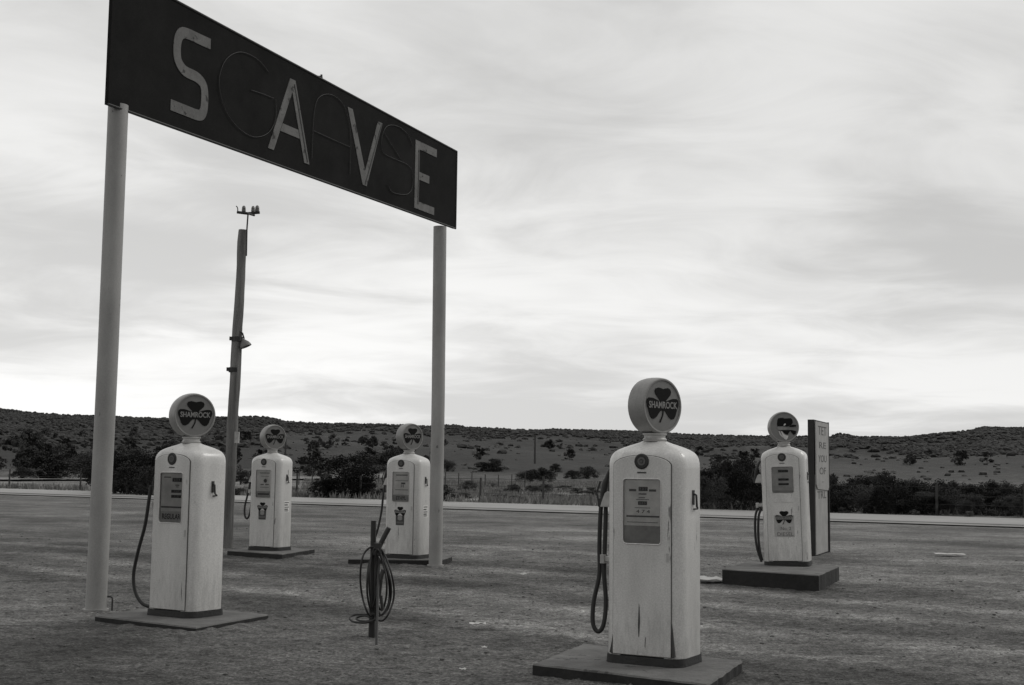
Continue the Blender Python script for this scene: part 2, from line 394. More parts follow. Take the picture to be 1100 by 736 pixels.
        pl([(-.46, -.235), (-.3, -.23), (.3, -.225), (.52, -.225), (.84, -.3), (.8, -.5), (.66, -.58), (.5, -.42), (.42, -.28), (.33, -.4), (.22, -.56), (.05, -.5), (-.12, -.36), (-.2, -.27)], M['black'], 'clover_emblem', .003)
        pl([(-.42, -.3), (-.37, -.28), (-.25, -.5), (-.1, -.7), (-.06, -.78), (-.2, -.72), (-.34, -.55)], M['enamel'], 'glass_shard', .007)
        pl([(-.24, -.3), (-.18, -.3), (-.05, -.5), (.1, -.6), (.26, -.62), (.22, -.8), (.1, -.92), (-.04, -.84), (-.14, -.62), (-.22, -.42)], M['enamel'], 'glass_shard', .007)
        pl([(-.08, .12), (.06, .26), (.12, .18), (.02, .09)], M['enamel'], 'glass_shard', .007)
        pl([(-.34, .66), (-.05, .7), (-.04, .76), (-.2, .76), (-.32, .72)], M['ltprint'], 'glass_shard', .007)
    # decals on the door
    if door_decal == 'tab':
        b = MB(); clover(b, 0, .70, .105, -.242, -.2385, stem=False); dc = b.obj('clover_decal', M['black'], root)
        b = MB(); b.box((-.085, -.2435, .685), (.085, -.2422, .722)); b.obj('name_band', M['ltprint'], dc)
        fit_text(text('SHAMROCK', .02, M['black'], dc, (0, -.245, .7035)), .15)
        b = MB(); b.prism([(-.075, .645), (.075, .645), (.07, .5), (-.07, .5)], -.2418, -.2387); b.obj('tab_plate', M['print'], dc)
        b = MB(); b.prism([(-.035, .64), (.0, .655), (.035, .64), (.04, .585), (0, .57), (-.04, .585)], -.2432, -.2422); b.obj('tab_mark', M['ltprint'], dc)
        b = MB(); b.box((-.06, -.2428, .525), (.06, -.2422, .555)); b.obj('tab_mark', M['greyp'], dc)
    if door_decal == 'diesel':
        b = MB(); b.box((-.135, -.2405, .38), (.135, -.2385, .665)); dc = b.obj('decal_plate', M['metal'], root, bevel=.001)
        b = MB(); clover(b, 0, .63, .125, -.2445, -.2412); b.obj('clover_decal', M['black'], dc)
        b = MB(); b.box((-.115, -.246, .612), (.115, -.2447, .65)); b.obj('name_band', M['ltprint'], dc)
        fit_text(text('SHAMROCK', .022, M['black'], dc, (0, -.2475, .631)), .21)
        text('No. 2', .045, M['greyp'], dc, (.02, -.2415, .49)); text('DIESEL', .05, M['greyp'], dc, (.01, -.2415, .415), sx=1.1)
    if side_card:
        b = MB(); b.box((.2985, -.06, .62), (.3015, .09, .80)); cd = b.obj('side_card', M['face'], root)
        b = MB()
        for k, (z, w) in enumerate(((.775, .12), (.74, .09), (.70, .12), (.67, .1), (.64, .11))): b.box((.3017, -.05, z-.006-.006*(k % 2)), (.303, -.05+w, z+.008))
        b.obj('card_print', M['greyp'], cd)
    if streaks:
        b = MB(); b.prism([(-.02, .43), (-.014, .40), (-.01, .3), (-.016, .2), (-.022, .19), (-.026, .28)], -.2405, -.2385); b.obj('paint_scar', M['print'], root)
        b = MB(); b.prism([(.03, .2), (.034, .19), (.03, .12), (.026, .13)], -.2405, -.2385)
        b.obj('paint_scar', M['print'], root)
        b = MB(); b.prism([(.227, .30), (.232, .26), (.25, .07), (.227, .06)], -.2325, -.20); b.obj('paint_scar', M['print'], root)
        b = MB(); b.prism([(-.226, .2), (-.232, .16), (-.25, .07), (-.226, .06)], -.2325, -.20)
        b.obj('paint_scar', M['print'], root)
    # nozzle boot, nozzle, hose (left side of the cabinet)
    b = MB(); b.box((-.315, -.09, 1.08), (-.298, .02, 1.30)); b.prism([(-.30, 1.10), (-.40, 1.10), (-.392, 1.13), (-.365, 1.20), (-.345, 1.215), (-.30, 1.2)], -.085, -.065)
    b.prism([(-.30, 1.10), (-.40, 1.10), (-.392, 1.13), (-.365, 1.20), (-.345, 1.215), (-.30, 1.2)], -.015, .005)
    b.obj('nozzle_boot', M['metal'], root, bevel=.003)
    nz = MB()
    nz.tube(smooth_path([(-.40, -.04, 1.12), (-.395, -.04, 1.2), (-.375, -.04, 1.29), (-.34, -.04, 1.37), (-.318, -.04, 1.40)], 5), [.022]*5+[.024]*6+[.018]*5+[.013]*5, 10)
    nz.tube([(-.43, -.04, 1.13), (-.45, -.04, 1.2), (-.42, -.04, 1.29)], .008, 6)
    nz.box((-.43, -.06, 1.1), (-.375, -.02, 1.16))
    nz.obj('nozzle', M['dkmetal'], root, smooth=45)
    for h in hose:
        b = MB(); b.tube(smooth_path(h, 8), .0165, 10); b.obj('hose', M['rubber'], root, smooth=60)
    b = MB(); b.box((-.375, -.075, coil_clip-.02), (-.298, -.01, coil_clip+.02)); b.box((-.40, -.085, coil_clip-.035), (-.365, 0, coil_clip+.03)); b.obj('hose_clip', M['metal'], root, bevel=.003)
    return root

hA = [(-.375, -.04, 1.12), (-.375, -.04, 1.0), (-.38, -.045, .75), (-.38, -.05, .6), (-.36, -.06, .4), (-.37, -.08, .24), (-.41, -.09, .19), (-.45, -.09, .25), (-.455, -.07, .4), (-.42, -.05, .6), (-.425, -.04, .8), (-.42, -.04, 1.0), (-.41, -.04, 1.15)]
pumps = {}
pumps[4] = make_pump((1.06, 9.62, .08), 29, -40, label='nearest gas pump, off-white with scuffed door and clover globe turned away, right foreground', face='digits', streaks=True, hose=[hA])
hB = [(-.40, -.11, 1.18), (-.415, -.12, 1.0), (-.45, -.12, .8), (-.53, -.12, .55), (-.575, -.12, .34), (-.54, -.12, .18), (-.44, -.12, .08), (-.31, -.10, .05)]
pumps[1] = make_pump((-3.05, 12.48, .05), 31, -34, label='off-white gas pump with REGULAR in its window, beside the left post of the big sign', tall=1.014, face='regular', coil_clip=1.0, hose=[hB, [(-.375, -.04, 1.12), (-.38, -.04, .9), (-.37, -.04, .75), (-.31, -.03, .7)]])
hC = [(-.39, -.05, 1.12), (-.40, -.06, 1.0), (-.43, -.07, .85), (-.46, -.08, .7), (-.45, -.09, .56), (-.40, -.09, .5), (-.36, -.07, .6), (-.35, -.05, .8), (-.33, -.04, .98)]
pumps[2] = make_pump((-3.95, 21.7, .08), 24, -36, label='farthest white gas pump, beside the timber pole, with short looped hose', face='circle', door_decal='tab', side_card=True, coil_clip=.95, hose=[hC])
hD = [(-.38, -.05, 1.14), (-.39, -.09, .95), (-.41, -.1, .7), (-.45, -.12, .45), (-.50, -.14, .25), (-.52, -.15, .1), (-.45, -.13, .03), (-.33, -.1, .04)]
pumps[3] = make_pump((-1.57, 20.22, .08), 25, -42, label='white gas pump standing behind the right post of the big sign', face='word', door_decal='tab', side_card=True, coil_clip=.95, hose=[hD])
hE = [(-.33, -.04, .75), (-.37, -.05, .65), (-.385, -.05, .4), (-.37, -.06, .2), (-.34, -.06, .06)]
hE2 = [(-.37, -.04, .78), (-.415, -.05, .65), (-.425, -.05, .4), (-.40, -.06, .2), (-.35, -.06, .04)]
pumps[5] = make_pump((3.80, 17.95, .2), 20, 1, lean=-1.7, tall=1.014, label='white gas pump with broken globe glass, leaning on a tall dark concrete block', face='bars', door_decal='diesel', broken=True, coil_clip=.8, hose=[hE, hE2])

# ------------------------------------------------------------------ pump islands (slabs)
SLABS = []
def slab(cs, h, label, skirt=.1):
    SLABS.append(cs)
    b = MB(); g = random.Random(int(cs[0][0]*100)); N_ = 14
    cx = sum(c[0] for c in cs)/4; cy = sum(c[1] for c in cs)/4; ring = []
    for k in range(4):
        p, q_ = cs[k], cs[(k+1) % 4]
        for i in range(N_): ring.append((p[0]+(q_[0]-p[0])*i/N_-cx+g.uniform(-.008, .008), p[1]+(q_[1]-p[1])*i/N_-cy+g.uniform(-.008, .008)))
    n = len(ring)
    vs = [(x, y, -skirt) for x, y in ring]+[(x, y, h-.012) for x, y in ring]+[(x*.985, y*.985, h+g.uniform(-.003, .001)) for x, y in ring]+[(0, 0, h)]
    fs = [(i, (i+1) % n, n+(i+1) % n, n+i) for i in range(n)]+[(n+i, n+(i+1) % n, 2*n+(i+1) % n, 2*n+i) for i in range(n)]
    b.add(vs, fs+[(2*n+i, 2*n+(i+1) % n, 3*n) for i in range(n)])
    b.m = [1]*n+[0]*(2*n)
    o = b.obj('concrete_slab', [M['conc'], M['concshade']], None); o.location = (cx, cy, 0)
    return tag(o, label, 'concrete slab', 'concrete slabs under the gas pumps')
slab([(.18, 9.43), (1.3, 8.62), (1.72, 9.72), (.60, 10.55)], .078, 'low concrete slab under the nearest gas pump, right foreground')
slab([(-3.85, 12.3), (-2.72, 11.52), (-2.28, 12.59), (-3.4, 13.35)], .048, 'thin flush concrete slab under the gas pump marked REGULAR')
slab([(-4.6, 21.45), (-3.57, 20.71), (-3.27, 22.1), (-4.3, 22.8)], .078, 'concrete slab under the farthest gas pump, by the timber pole')
slab([(-2.42, 19.82), (-1.02, 19.85), (-.90, 20.65), (-2.3, 21.1)], .078, 'concrete slab behind the right post of the big sign')
slab([(2.76, 17.08), (3.81, 16.25), (4.47, 17.86), (3.4, 18.7)], .198, 'tall dark concrete block under the pump with the broken globe')

# ------------------------------------------------------------------ big sign
A_ = Vector((-4.10, 13.14, 0)); B_ = Vector((-1.10, 19.65, 0)); dS = Vector((.4192, .9079, 0)); nS = Vector((.9079, -.4192, 0))
sign = empty('gas_station_sign', A_, 0, label='big dark SAVE sign board on two tall grey pipe posts', cat='sign')
rel = lambda v: v-A_
def sp(s, z, off=0): return dS*s+nS*off+Vector((0, 0, z))
def seat(v): return v
b = MB(); c = [(-.2, 5.085), (7.51, 5.148), (7.51, 6.366), (-.2, 6.52)]
def sfr(v): return sp(v.x, v.z, -v.y)          # prism y -> off the plane towards the viewer is negative y
b.prism(c, -.06, -.015, fr=sfr); b.obj('board', M['signp'], sign)
b = MB()
for p, q in ((c[0], c[1]), (c[1], c[2]), (c[2], c[3])):
    b.tube([sp(p[0], p[1], .062), sp(q[0], q[1], .062)], .013, 6)
b.obj('board_edging', M['signedge'], sign)
for (x, y, base, tx, ty, nm, r) in ((101.5, 655, A_, 128.5, 118, 'left', .102), (467.5, 608, B_, 473.8, 247, 'right', .1)):
    d = ray(tx, ty); t = ((base-CAM).dot(nS))/d.dot(nS); top = CAM+d*t
    b = MB(); b.tube([rel(base)+Vector((0, 0, -.2)), rel(base)+(top-base)*.5, rel(top)+Vector((0, 0, .05))-nS*.02], r, 24)
    o = b.obj('post', M['post'], sign, smooth=50)
    b = MB(); b.tube([rel(base)+Vector((0, 0, -.05)), rel(base)+Vector((0, 0, .02))], r*1.25, 20); b.obj('post_collar', M['post'], o, smooth=50)
def strokes(lines, w, z0, z1, name, m, mats=None):
    b = MB()
    for ln in lines:
        P = [Vector((p[0], 0, p[1])) for p in ln]
        L_ = []; R2 = []
        for i, p in enumerate(P):
            a = (P[i]-P[i-1]).normalized() if i else None; c_ = (P[i+1]-P[i]).normalized() if i < len(P)-1 else None
            t = (a+c_).normalized() if a and c_ else (a or c_)
            nn = Vector((-t.z, 0, t.x)); k = w/2
            if a and c_: k = w/2/max(.6, t.dot(c_))
            L_.append(p+nn*k); R2.append(p-nn*k)
        poly = [(v.x, v.z) for v in L_]+[(v.x, v.z) for v in R2[::-1]]
        for i in range(len(P)-1):
            q = [(L_[i].x, L_[i].z), (L_[i+1].x, L_[i+1].z), (R2[i+1].x, R2[i+1].z), (R2[i].x, R2[i].z)]
            b.prism(q, z0, z1, fr=sfr)
    return b.obj(name, m, sign)
# S from a smooth path; A, V, E from straight mitred polygons
Sp = [(1.39, 6.20), (1.2, 6.197), (1.0, 6.195), (.89, 6.17), (.83, 6.08), (.822, 5.93), (.86, 5.83), (.97, 5.765), (1.16, 5.755), (1.27, 5.715), (1.315, 5.63), (1.32, 5.47), (1.29, 5.37), (1.21, 5.333), (1.0, 5.33), (.75, 5.33)]
Sp = [(v.x, v.z) for v in smooth_path([(a, 0, b_) for a, b_ in Sp], 4)]
def band(mb, path, w, y0, y1):
    P = [Vector((p[0], 0, p[1])) for p in path]; L_ = []; R2 = []
    for i, p in enumerate(P):
        t = (P[min(i+1, len(P)-1)]-P[max(i-1, 0)]).normalized(); nn = Vector((-t.z, 0, t.x))
        L_.append(p+nn*w/2); R2.append(p-nn*w/2)
    n = len(P); vs = []
    for y in (y0, y1):
        vs += [sfr(Vector((v.x, y, v.z))) for v in L_]; vs += [sfr(Vector((v.x, y, v.z))) for v in R2]
    fs = []
    for i in range(n-1):
        fs += [(i, i+1, n+i+1, n+i), (2*n+i, 3*n+i, 3*n+i+1, 2*n+i+1), (i, 2*n+i, 2*n+i+1, i+1), (n+i, n+i+1, 3*n+i+1, 3*n+i)]
    fs += [(0, n, 3*n, 2*n), (n-1, 3*n-1, 4*n-1, 2*n-1)]
    mb.add(vs, fs)
y0, y1 = -.068, -.055
b = MB(); band(b, Sp, .122, y0, y1); b.obj('letter', M['letter'], sign)
hw = .085
def poly(mb, p): mb.prism(p, y0, y1, fr=sfr)
b = MB()   # A
poly(b, [(2.965, 6.25), (3.08, 6.25), (3.44, 5.26), (3.325, 5.26), (3.02, 6.09), (2.665, 5.27), (2.545, 5.27)])
poly(b, [(2.835, 5.645), (3.17, 5.645), (3.21, 5.54), (2.79, 5.54)]); la = b.obj('letter', M['letter'], sign)
b = MB()   # V
poly(b, [(4.31, 6.24), (4.435, 6.24), (4.79, 5.47), (5.10, 6.24), (5.22, 6.24), (4.84, 5.27), (4.735, 5.27)]); lv_ = b.obj('letter', M['letter'], sign)
b = MB()   # E
poly(b, [(6.18, 6.24), (6.84, 6.24), (6.84, 6.12), (6.31, 6.12), (6.31, 5.785), (6.62, 5.785), (6.62, 5.67), (6.31, 5.67), (6.31, 5.34), (6.79, 5.34), (6.79, 5.225), (6.18, 5.225)]); le = b.obj('letter', M['letter'], sign)
b = MB()   # dark returns on the right-hand sides of the letters
for seg, par in (([(3.06, 6.20), (3.395, 5.28)], 0), ([(5.2, 6.22), (4.80, 5.29)], 0), ([(6.285, 6.1), (6.285, 5.3)], 0)):
    b = MB(); band(b, seg, .018, y0-.006, y0-.001); b.obj('letter_seam', M['letteredge'], sign)
for pts, bar in (([(2.511, 6.188), (2.301, 6.277), (2.06, 6.292), (1.867, 6.246), (1.684, 6.119), (1.581, 5.945), (1.561, 5.773), (1.638, 5.58), (1.797, 5.431), (2.033, 5.345), (2.27, 5.336), (2.509, 5.436), (2.647, 5.595), (2.681, 5.755), (2.66, 5.9)], [(2.62, 5.902), (2.4, 5.895), (2.162, 5.879)]),
                 ([(3.48, 5.353), (3.485, 5.671), (3.5, 5.914), (3.572, 6.145), (3.779, 6.268), (3.995, 6.29), (4.197, 6.229), (4.33, 6.049), (4.39, 5.784), (4.389, 5.339)], [(3.5, 5.715), (3.9, 5.71), (4.372, 5.707)]),
                 ([(6.08, 6.1), (6.0, 6.2), (5.88, 6.27), (5.623, 6.302), (5.341, 6.232), (5.209, 6.055), (5.215, 5.87), (5.35, 5.816), (5.7, 5.815), (5.935, 5.81), (6.087, 5.74), (6.097, 5.517), (5.99, 5.40), (5.8, 5.345), (5.521, 5.326), (5.377, 5.406)], [(5.26, 6.12), (5.5, 5.98), (5.75, 5.85)])):
    b = MB()
    for l in (pts, bar): b.tube(smooth_path([sp(s, z, .075) for s, z in l], 6), .0038, 8)
    b.obj('neon_tube', M['neon'], sign, smooth=60)
b = MB(); b.box((-.03, -.03, 0), (.03, .03, .07), M4=Matrix.Translation(sp(3.76, 6.44, -.02))); b.tube([sp(3.76, 6.44, 0), sp(3.76, 6.53, 0)], .015, 6); b.obj('bracket', M['dkmetal'], sign)

# small bent pipe by the left post
p0 = G(120.3, 656); p1 = p0+Vector((0, 0, .135)); p2 = p1+Vector((-.13, .05, 0))
b = MB(); b.tube([(0, 0, -.08), (0, 0, .11), (-.004, .002, .128), (-.02, .01, .135), (-.13, .05, .137)], .009, 8)
o = b.obj('bent_pipe', M['dkmetal'], None, smooth=60, loc=p0); tag(o, 'short bent dark pipe sticking up beside the foot of the left sign post', 'pipe')

# ------------------------------------------------------------------ timber light pole
base = G(243, 589); zt = at_y(261, 247, base.y-.0)
pole = empty('timber_pole', base, 0, label='tall weathered timber pole with a lamp and rods on top', cat='pole')
top = zt-base; L0 = top.length
b = MB(); n = 14; ks = 26; rings = []
ax = top.normalized(); ex_ = ax.cross(Vector((0, 1, 0))).normalized(); ey_ = ax.cross(ex_)
for i in range(ks+1):
    t = i/ks; r = .108*(1-t)+.076*t
    cen = top*t+Vector((noise.noise((t*4, 0, 1))*.03, 0, 0)) + (Vector((0, 0, -.3)) if i == 0 else Vector())
    rings.append([cen+(ex_*math.cos(2*math.pi*j/n)+ey_*math.sin(2*math.pi*j/n))*r*(1+.2*noise.noise((j*2.1, t*11, 3))+.04*math.cos(8*math.pi*j/n)) for j in range(n)])
vs = [v for r in rings for v in r]; fs = [(i*n+j, i*n+(j+1) % n, (i+1)*n+(j+1) % n, (i+1)*n+j) for i in range(ks) for j in range(n)]+[tuple(ks*n+j for j in range(n))]
b.add(vs, fs); b.obj('shaft', M['wood'], pole, smooth=35)
def pp(x, y, dy=0): return at_y(x, y, base.y+dy)-base
b = MB(); b.tube([pp(264.6, 275, -.08), pp(265.2, 247, -.08), pp(266.4, 230, -.08)], .014, 8); b.obj('rod', M['dkmetal'], pole)
b = MB(); b.tube([pp(254.8, 228, -.05), pp(266, 229.4, -.08), pp(279, 228.3, -.02)], .026, 8); b.tube([pp(266, 229.4, -.08), pp(273, 231.4, -.3)], .02, 6)
ca = b.obj('crossarm', M['dkmetal'], pole, smooth=50)
for x, dy, s in ((261.8, -.06, 1), (271.8, -.16, .95), (276.2, -.04, 1.05)):
    p = pp(x, 228, dy); T = Matrix.Translation(p) @ Matrix.Scale(s, 4)
    b = MB(); b.lathe([(.02, 0), (.036, .012), (.038, .05), (.03, .058), (.036, .068), (.03, .1), (.012, .118), (0, .122)], 14, M4=T); b.obj('insulator', M['galv'], ca, smooth=40)
b = MB(); b.tube(smooth_path([pp(255.2, 228, -.05), pp(255.4, 224.5, -.05), pp(254.4, 222, -.05), pp(253.6, 221.6, -.05)], 4), .01, 6); b.obj('hook', M['dkmetal'], ca)
for x, y, w in ((252.4, 364, .2), (249.3, 397, .18)):
    c_ = pp(x, y, -.02); b = MB(); b.lathe([(.092, -.05), (.104, -.05), (.104, .03), (.092, .04)], 14, M4=Matrix.Translation(pp(x+2.5, y, 0)))
    b.box((-.03, -.03, -.03), (.02, .03, .035), M4=Matrix.Translation(c_+Vector((-.06, -.02, 0)))); b.obj('band', M['dkmetal'], pole)
# lamp: small dished reflector
b = MB(); T = Matrix.Translation(pp(263.2, 371, -.02)) @ Matrix.Rotation(R_(-24), 4, 'Y')
b.lathe([(.02, .115), (.035, .11), (.05, .085), (.085, .045), (.108, -.005), (.112, -.03), (.106, -.03), (.10, -.005), (.08, .035), (.0, .07)], 24, M4=T)
lamp = b.obj('lamp_shade', M['galv'], pole, smooth=45)
b = MB(); b.tube([pp(257.5, 356, -.05), pp(260.5, 358, -.04), pp(262.3, 364, -.02)], .014, 8); b.obj('lamp_bracket', M['dkmetal'], lamp, smooth=60)
b = MB(); b.tube([pp(255.8, 392, -.13), pp(254.8, 410, -.14), pp(253.5, 440, -.14), pp(251.3, 520, -.15), pp(249, 580, -.15)], .013, 6); b.obj('conduit', M['galv'], pole)
b = MB(); b.box((-.035, -.05, -.1), (.04, .02, .1), M4=Matrix.Translation(pp(254.6, 470, -.14))); b.obj('switch_box', M['metal'], pole)

# ------------------------------------------------------------------ air hose stand in the middle
sb = G(400, 684)
st = empty('air_hose_stand', sb, 0, label='short dark post with a coiled black air hose hanging on it', cat='hose stand')
k = sb.y/F*1.005
def q(x, y, dy=0): return at_y(x, y, sb.y+dy)-sb
b = MB(); b.tube([(-.005, 0, -.15), (-.004, 0, .3), (-.012, 0, .99)], [.032, .028, .024], 8); b.obj('post', M['rubber'], st, smooth=30)
b = MB(); b.tube([q(404.3, 694, -.5), q(405.6, 650, -.3), q(406.6, 615, -.12), q(407, 600, -.06)], .011, 8); b.obj('rod', M['dkmetal'], st, smooth=50)
b = MB(); b.tube([q(406.5, 590, -.05), q(410, 582, -.05), q(418, 566.8, -.06)], .022, 10); b.obj('bent_pipe', M['dkmetal'], st, smooth=30)
def loop(pts, dy, r=.0085):
    n_ = len(pts); P = [q(x, y, dy+.04*math.sin(i*2.1)) for i, (x, y) in enumerate(pts)]
    b.tube(smooth_path(P, 7, True), r, 8, closed=True)
b = MB()
loop([(402, 588), (393, 592), (388.5, 603), (387, 622), (389, 640), (393, 654), (398, 662), (403, 655), (405, 630), (405, 605)], -.05)
loop([(406, 588), (413, 596), (419.5, 613), (423, 630), (422.5, 645), (417, 660), (410, 667), (404, 662), (403, 640), (404, 605)], -.10)
loop([(404, 590), (397, 604), (394.5, 622), (395, 642), (400, 659), (409, 661), (416, 652), (418.5, 636), (416, 614), (410, 598)], -.06)
loop([(405, 590), (411, 604), (415, 622), (415, 640), (411, 655), (406, 650), (404, 630), (403, 610)], -.13)
loop([(403, 589), (399, 600), (396.5, 615), (397, 636), (400, 652), (404, 640), (406, 620), (406, 600)], -.12)
loop([(407, 589), (413, 601), (419, 622), (420, 640), (416, 655), (408, 660), (405, 640), (405, 612)], -.03)
b.obj('hose_coil', M['rubber'], st, smooth=60)
b = MB()
b.tube(smooth_path([q(403, 660, -.05), q(393, 660, .02), q(381, 660.5, .08), q(375.5, 664, .02), q(380, 668, -.06), q(392, 669, -.1), q(403, 666, -.08), q(404, 662, -.04)], 7), .009, 8)
b.tube(smooth_path([q(400, 664, -.05), q(391, 661.5, .02), q(383, 664, .04), q(387, 667, -.04), q(398, 667, -.08), q(406, 664, -.1)], 7), .0085, 8)
b.obj('hose_end', M['rubber'], st, smooth=60)
b = MB(); b.box((-.03, -.035, 0), (.035, .03, .1), M4=Matrix.Translation(q(405, 596, -.08))); b.obj('hanger', M['dkmetal'], st)
b = MB(); b.tube([q(407, 640, -.15), q(409, 622, -.15), q(411.5, 612, -.14)], .018, 8); b.tube([q(411, 655, -.15), q(409, 640, -.15)], .014, 8); b.obj('hose_fitting', M['dkmetal'], st, smooth=40)

# ------------------------------------------------------------------ tall board sign behind the right pump
b0 = G(874.5, 597.5); b1d = Vector((math.sin(R_(22.5)), math.cos(R_(22.5)), 0))
bd = empty('upright_sign_board', b0, math.atan2(b1d.y, b1d.x), label='tall narrow upright sign board with rows of small letters, behind the right pump', cat='sign')
# local x runs away along the face; local -y faces the camera's right
W, H = 1.42, 2.39
b = MB(); b.box((0, -.02, -.1), (W, .09, H)); b.obj('panel', M['boarddk'], bd)
b = MB(); b.box((.03, -.035, .02), (W-.1, -.021, 1.42)); lowp = b.obj('lower_face', M['boardface'], bd)
b = MB(); b.prism([(.0, H-.03), (W-.03, H-.03), (W-.03, 1.20), (W-.12, 1.13), (.14, 1.17), (.02, 1.25)], -.055, -.036); upp = b.obj('upper_face', M['boardface'], bd)
b = MB(); b.tube([(.0, -.045, H-.02), (W-.02, -.045, H-.02)], .012, 6); b.tube([(W-.02, -.045, 0), (W-.02, -.045, H)], .02, 6); b.obj('edging', M['dkmetal'], bd)
def btxt(s, h, z, par, y=-.0565, w=.9):
    t = text(s, h, M['print'], par, (0, 0, 0)); xs = [v.co.x for v in t.data.vertices]; sx = w/(max(xs)-min(xs))
    t.data.transform(Matrix.Translation((W*.48, y, z)) @ Matrix.Diagonal((sx, 1, 1, 1)))
btxt('TET', .17, 2.2, upp); btxt('RE', .12, 1.94, upp, w=.75); btxt('YOU', .13, 1.7, upp, w=.9); btxt('OF', .13, 1.48, upp, w=.7); btxt('-', .1, 1.3, upp, w=.12); btxt('TRL', .14, 1.05, lowp, y=-.0365, w=.95)

# ------------------------------------------------------------------ scraps
SCR = []
def scrap(px, py, w, l, rz, label, h=.012):
    p = G(px, py); SCR.append(p); b = MB(); g = random.Random(int(px))
    nx, ny = 6, 3; vs = []; fs = []
    for lay in (0, 1):
        for i in range(nx+1):
            for j in range(ny+1):
                z = h*(.5+.5*noise.noise((i*.6+px, j*.8, 0)))+.014+lay*.002
                vs.append((-w/2+w*i/nx+g.uniform(-.03, .03)*w, -l/2+l*j/ny+g.uniform(-.05, .05)*l, max(.01, z)))
    k = (nx+1)*(ny+1)
    for i in range(nx):
        for j in range(ny):
            a = i*(ny+1)+j; fs.append((a+k, a+ny+1+k, a+ny+2+k, a+1+k)); fs.append((a, a+1, a+ny+2, a+ny+1))
    b.add(vs, fs); o = b.obj('paper_scrap', M['paper'], None, smooth=60, loc=p); o.rotation_euler = (0, 0, rz)
    tag(o, label, 'scrap of paper', 'pale litter on the dirt')
scrap(513, 675.3, .15, .06, .1, 'small white strip of litter on the dirt between the hose stand and nearest pump', .03)
scrap(763, 626, .34, .45, .2, 'pale crumpled sheet on the dirt left of the tall concrete block', .05)
scrap(1020, 597.5, .5, .25, -.1, 'long pale strip lying on the dirt at far right near the road', .02)
scrap(563, 620, .1, .1, .4, 'tiny white fleck on the dirt behind the litter strip', .02)
scrap(520, 701, .04, .05, .4, 'tiny white fleck on the dirt in front of the litter strip', .02)
scrap(497, 725, .04, .05, .4, 'tiny white fleck near the bottom edge in front of the hose stand', .02)

# ------------------------------------------------------------------ terrain
RID = [(-400, 50), (-150, 56), (0, 54), (30, 51), (70, 49), (130, 48.6), (180, 47.5), (225, 49.5), (250, 51), (272, 52), (290, 51.6), (310, 47), (350, 46), (400, 46), (470, 44.5), (485, 46.5), (496, 46), (503, 44), (543, 43), (577, 42), (595, 43.4), (623, 42.8), (677, 42), (740, 39), (817, 38), (861, 38), (890, 38), (903, 41.3), (920, 38), (975, 37.5), (1018, 42), (1044, 44.5), (1057, 48.2), (1083, 47), (1100, 47), (1250, 52), (1500, 44)]
def table(tb, x):
    if x <= tb[0][0]: return tb[0][1]
    for (a, va), (b2, vb) in zip(tb, tb[1:]):
        if x <= b2: t = (x-a)/(b2-a); return va+(vb-va)*t
    return tb[-1][1]
def az_px(x, y):
    a = math.atan2(x, y)
    if abs(a) > 1.2: a = math.copysign(1.2, a)
    return 550+1400*math.tan(a)
FEET = [(-4.1, 13.14, .12), (-1.1, 19.65, .12), (-1.17, 11.41, .05), (-4.99, 23.2, .12)]
def bank(x, y):
    best = 9
    for cs in SLABS:
        if abs(x-cs[0][0]) > 3 or abs(y-cs[0][1]) > 3: continue
        for k in range(4):
            a, b_ = cs[k], cs[(k+1) % 4]; dx, dy = b_[0]-a[0], b_[1]-a[1]; q_ = dx*dx+dy*dy
            t = max(0, min(1, ((x-a[0])*dx+(y-a[1])*dy)/q_)); best = min(best, math.hypot(x-a[0]-t*dx, y-a[1]-t*dy))
    for fx, fy, fr_ in FEET: best = min(best, max(0, math.hypot(x-fx, y-fy)-fr_))
    return .017*math.exp(-(best/.13)**2)*(.55+1.1*noise.noise((x*3.1, y*3.1, 8))) if best < .5 else 0
def hgt(x, y):
    r = math.hypot(x, y); px = az_px(x, y)
    az = math.atan2(x, y)
    e = table(RID, px)/F
    if px < -400 or px > 1500: e += .012*noise.noise((az*3, 5, 0))
    Rr = 800+90*noise.noise((az*5, 1, 0))
    z = 0
    if r > 150:
        t = min(1, (r-150)/(Rr-150)); s = t*t*(3-2*t)
        z = e*r*math.pow(t, .8)+1.45*min(1, t*3)
        rough = s*(1-t**6)
        z += rough*5*noise.fractal((x*.009, y*.009, 2), 1., 2., 4)*(1 if r < Rr else 0)
        if r > Rr: z = e*Rr+1.45+(e-.012)*(r-Rr)*.0-(r-Rr)*.01
    if 120 < r: z += .25*min(1, (r-120)/60)*noise.noise((x*.03, y*.03, 7))
    if r < 32:
        f = max(0, min(1, (32-r)/10))
        z += f*(.017*noise.fractal((x*4.5, y*4.5, 0), .8, 2.1, 4)+.018*noise.noise((x*.6, y*.6, 4)))-.006*f
        if 8 < y < 26: z += max(0, bank(x, y))
    return z
for o_ in list(COL.objects):
    if o_.name.startswith('paper_scrap'): o_.location.z = max(0, hgt(o_.location.x, o_.location.y))+.018
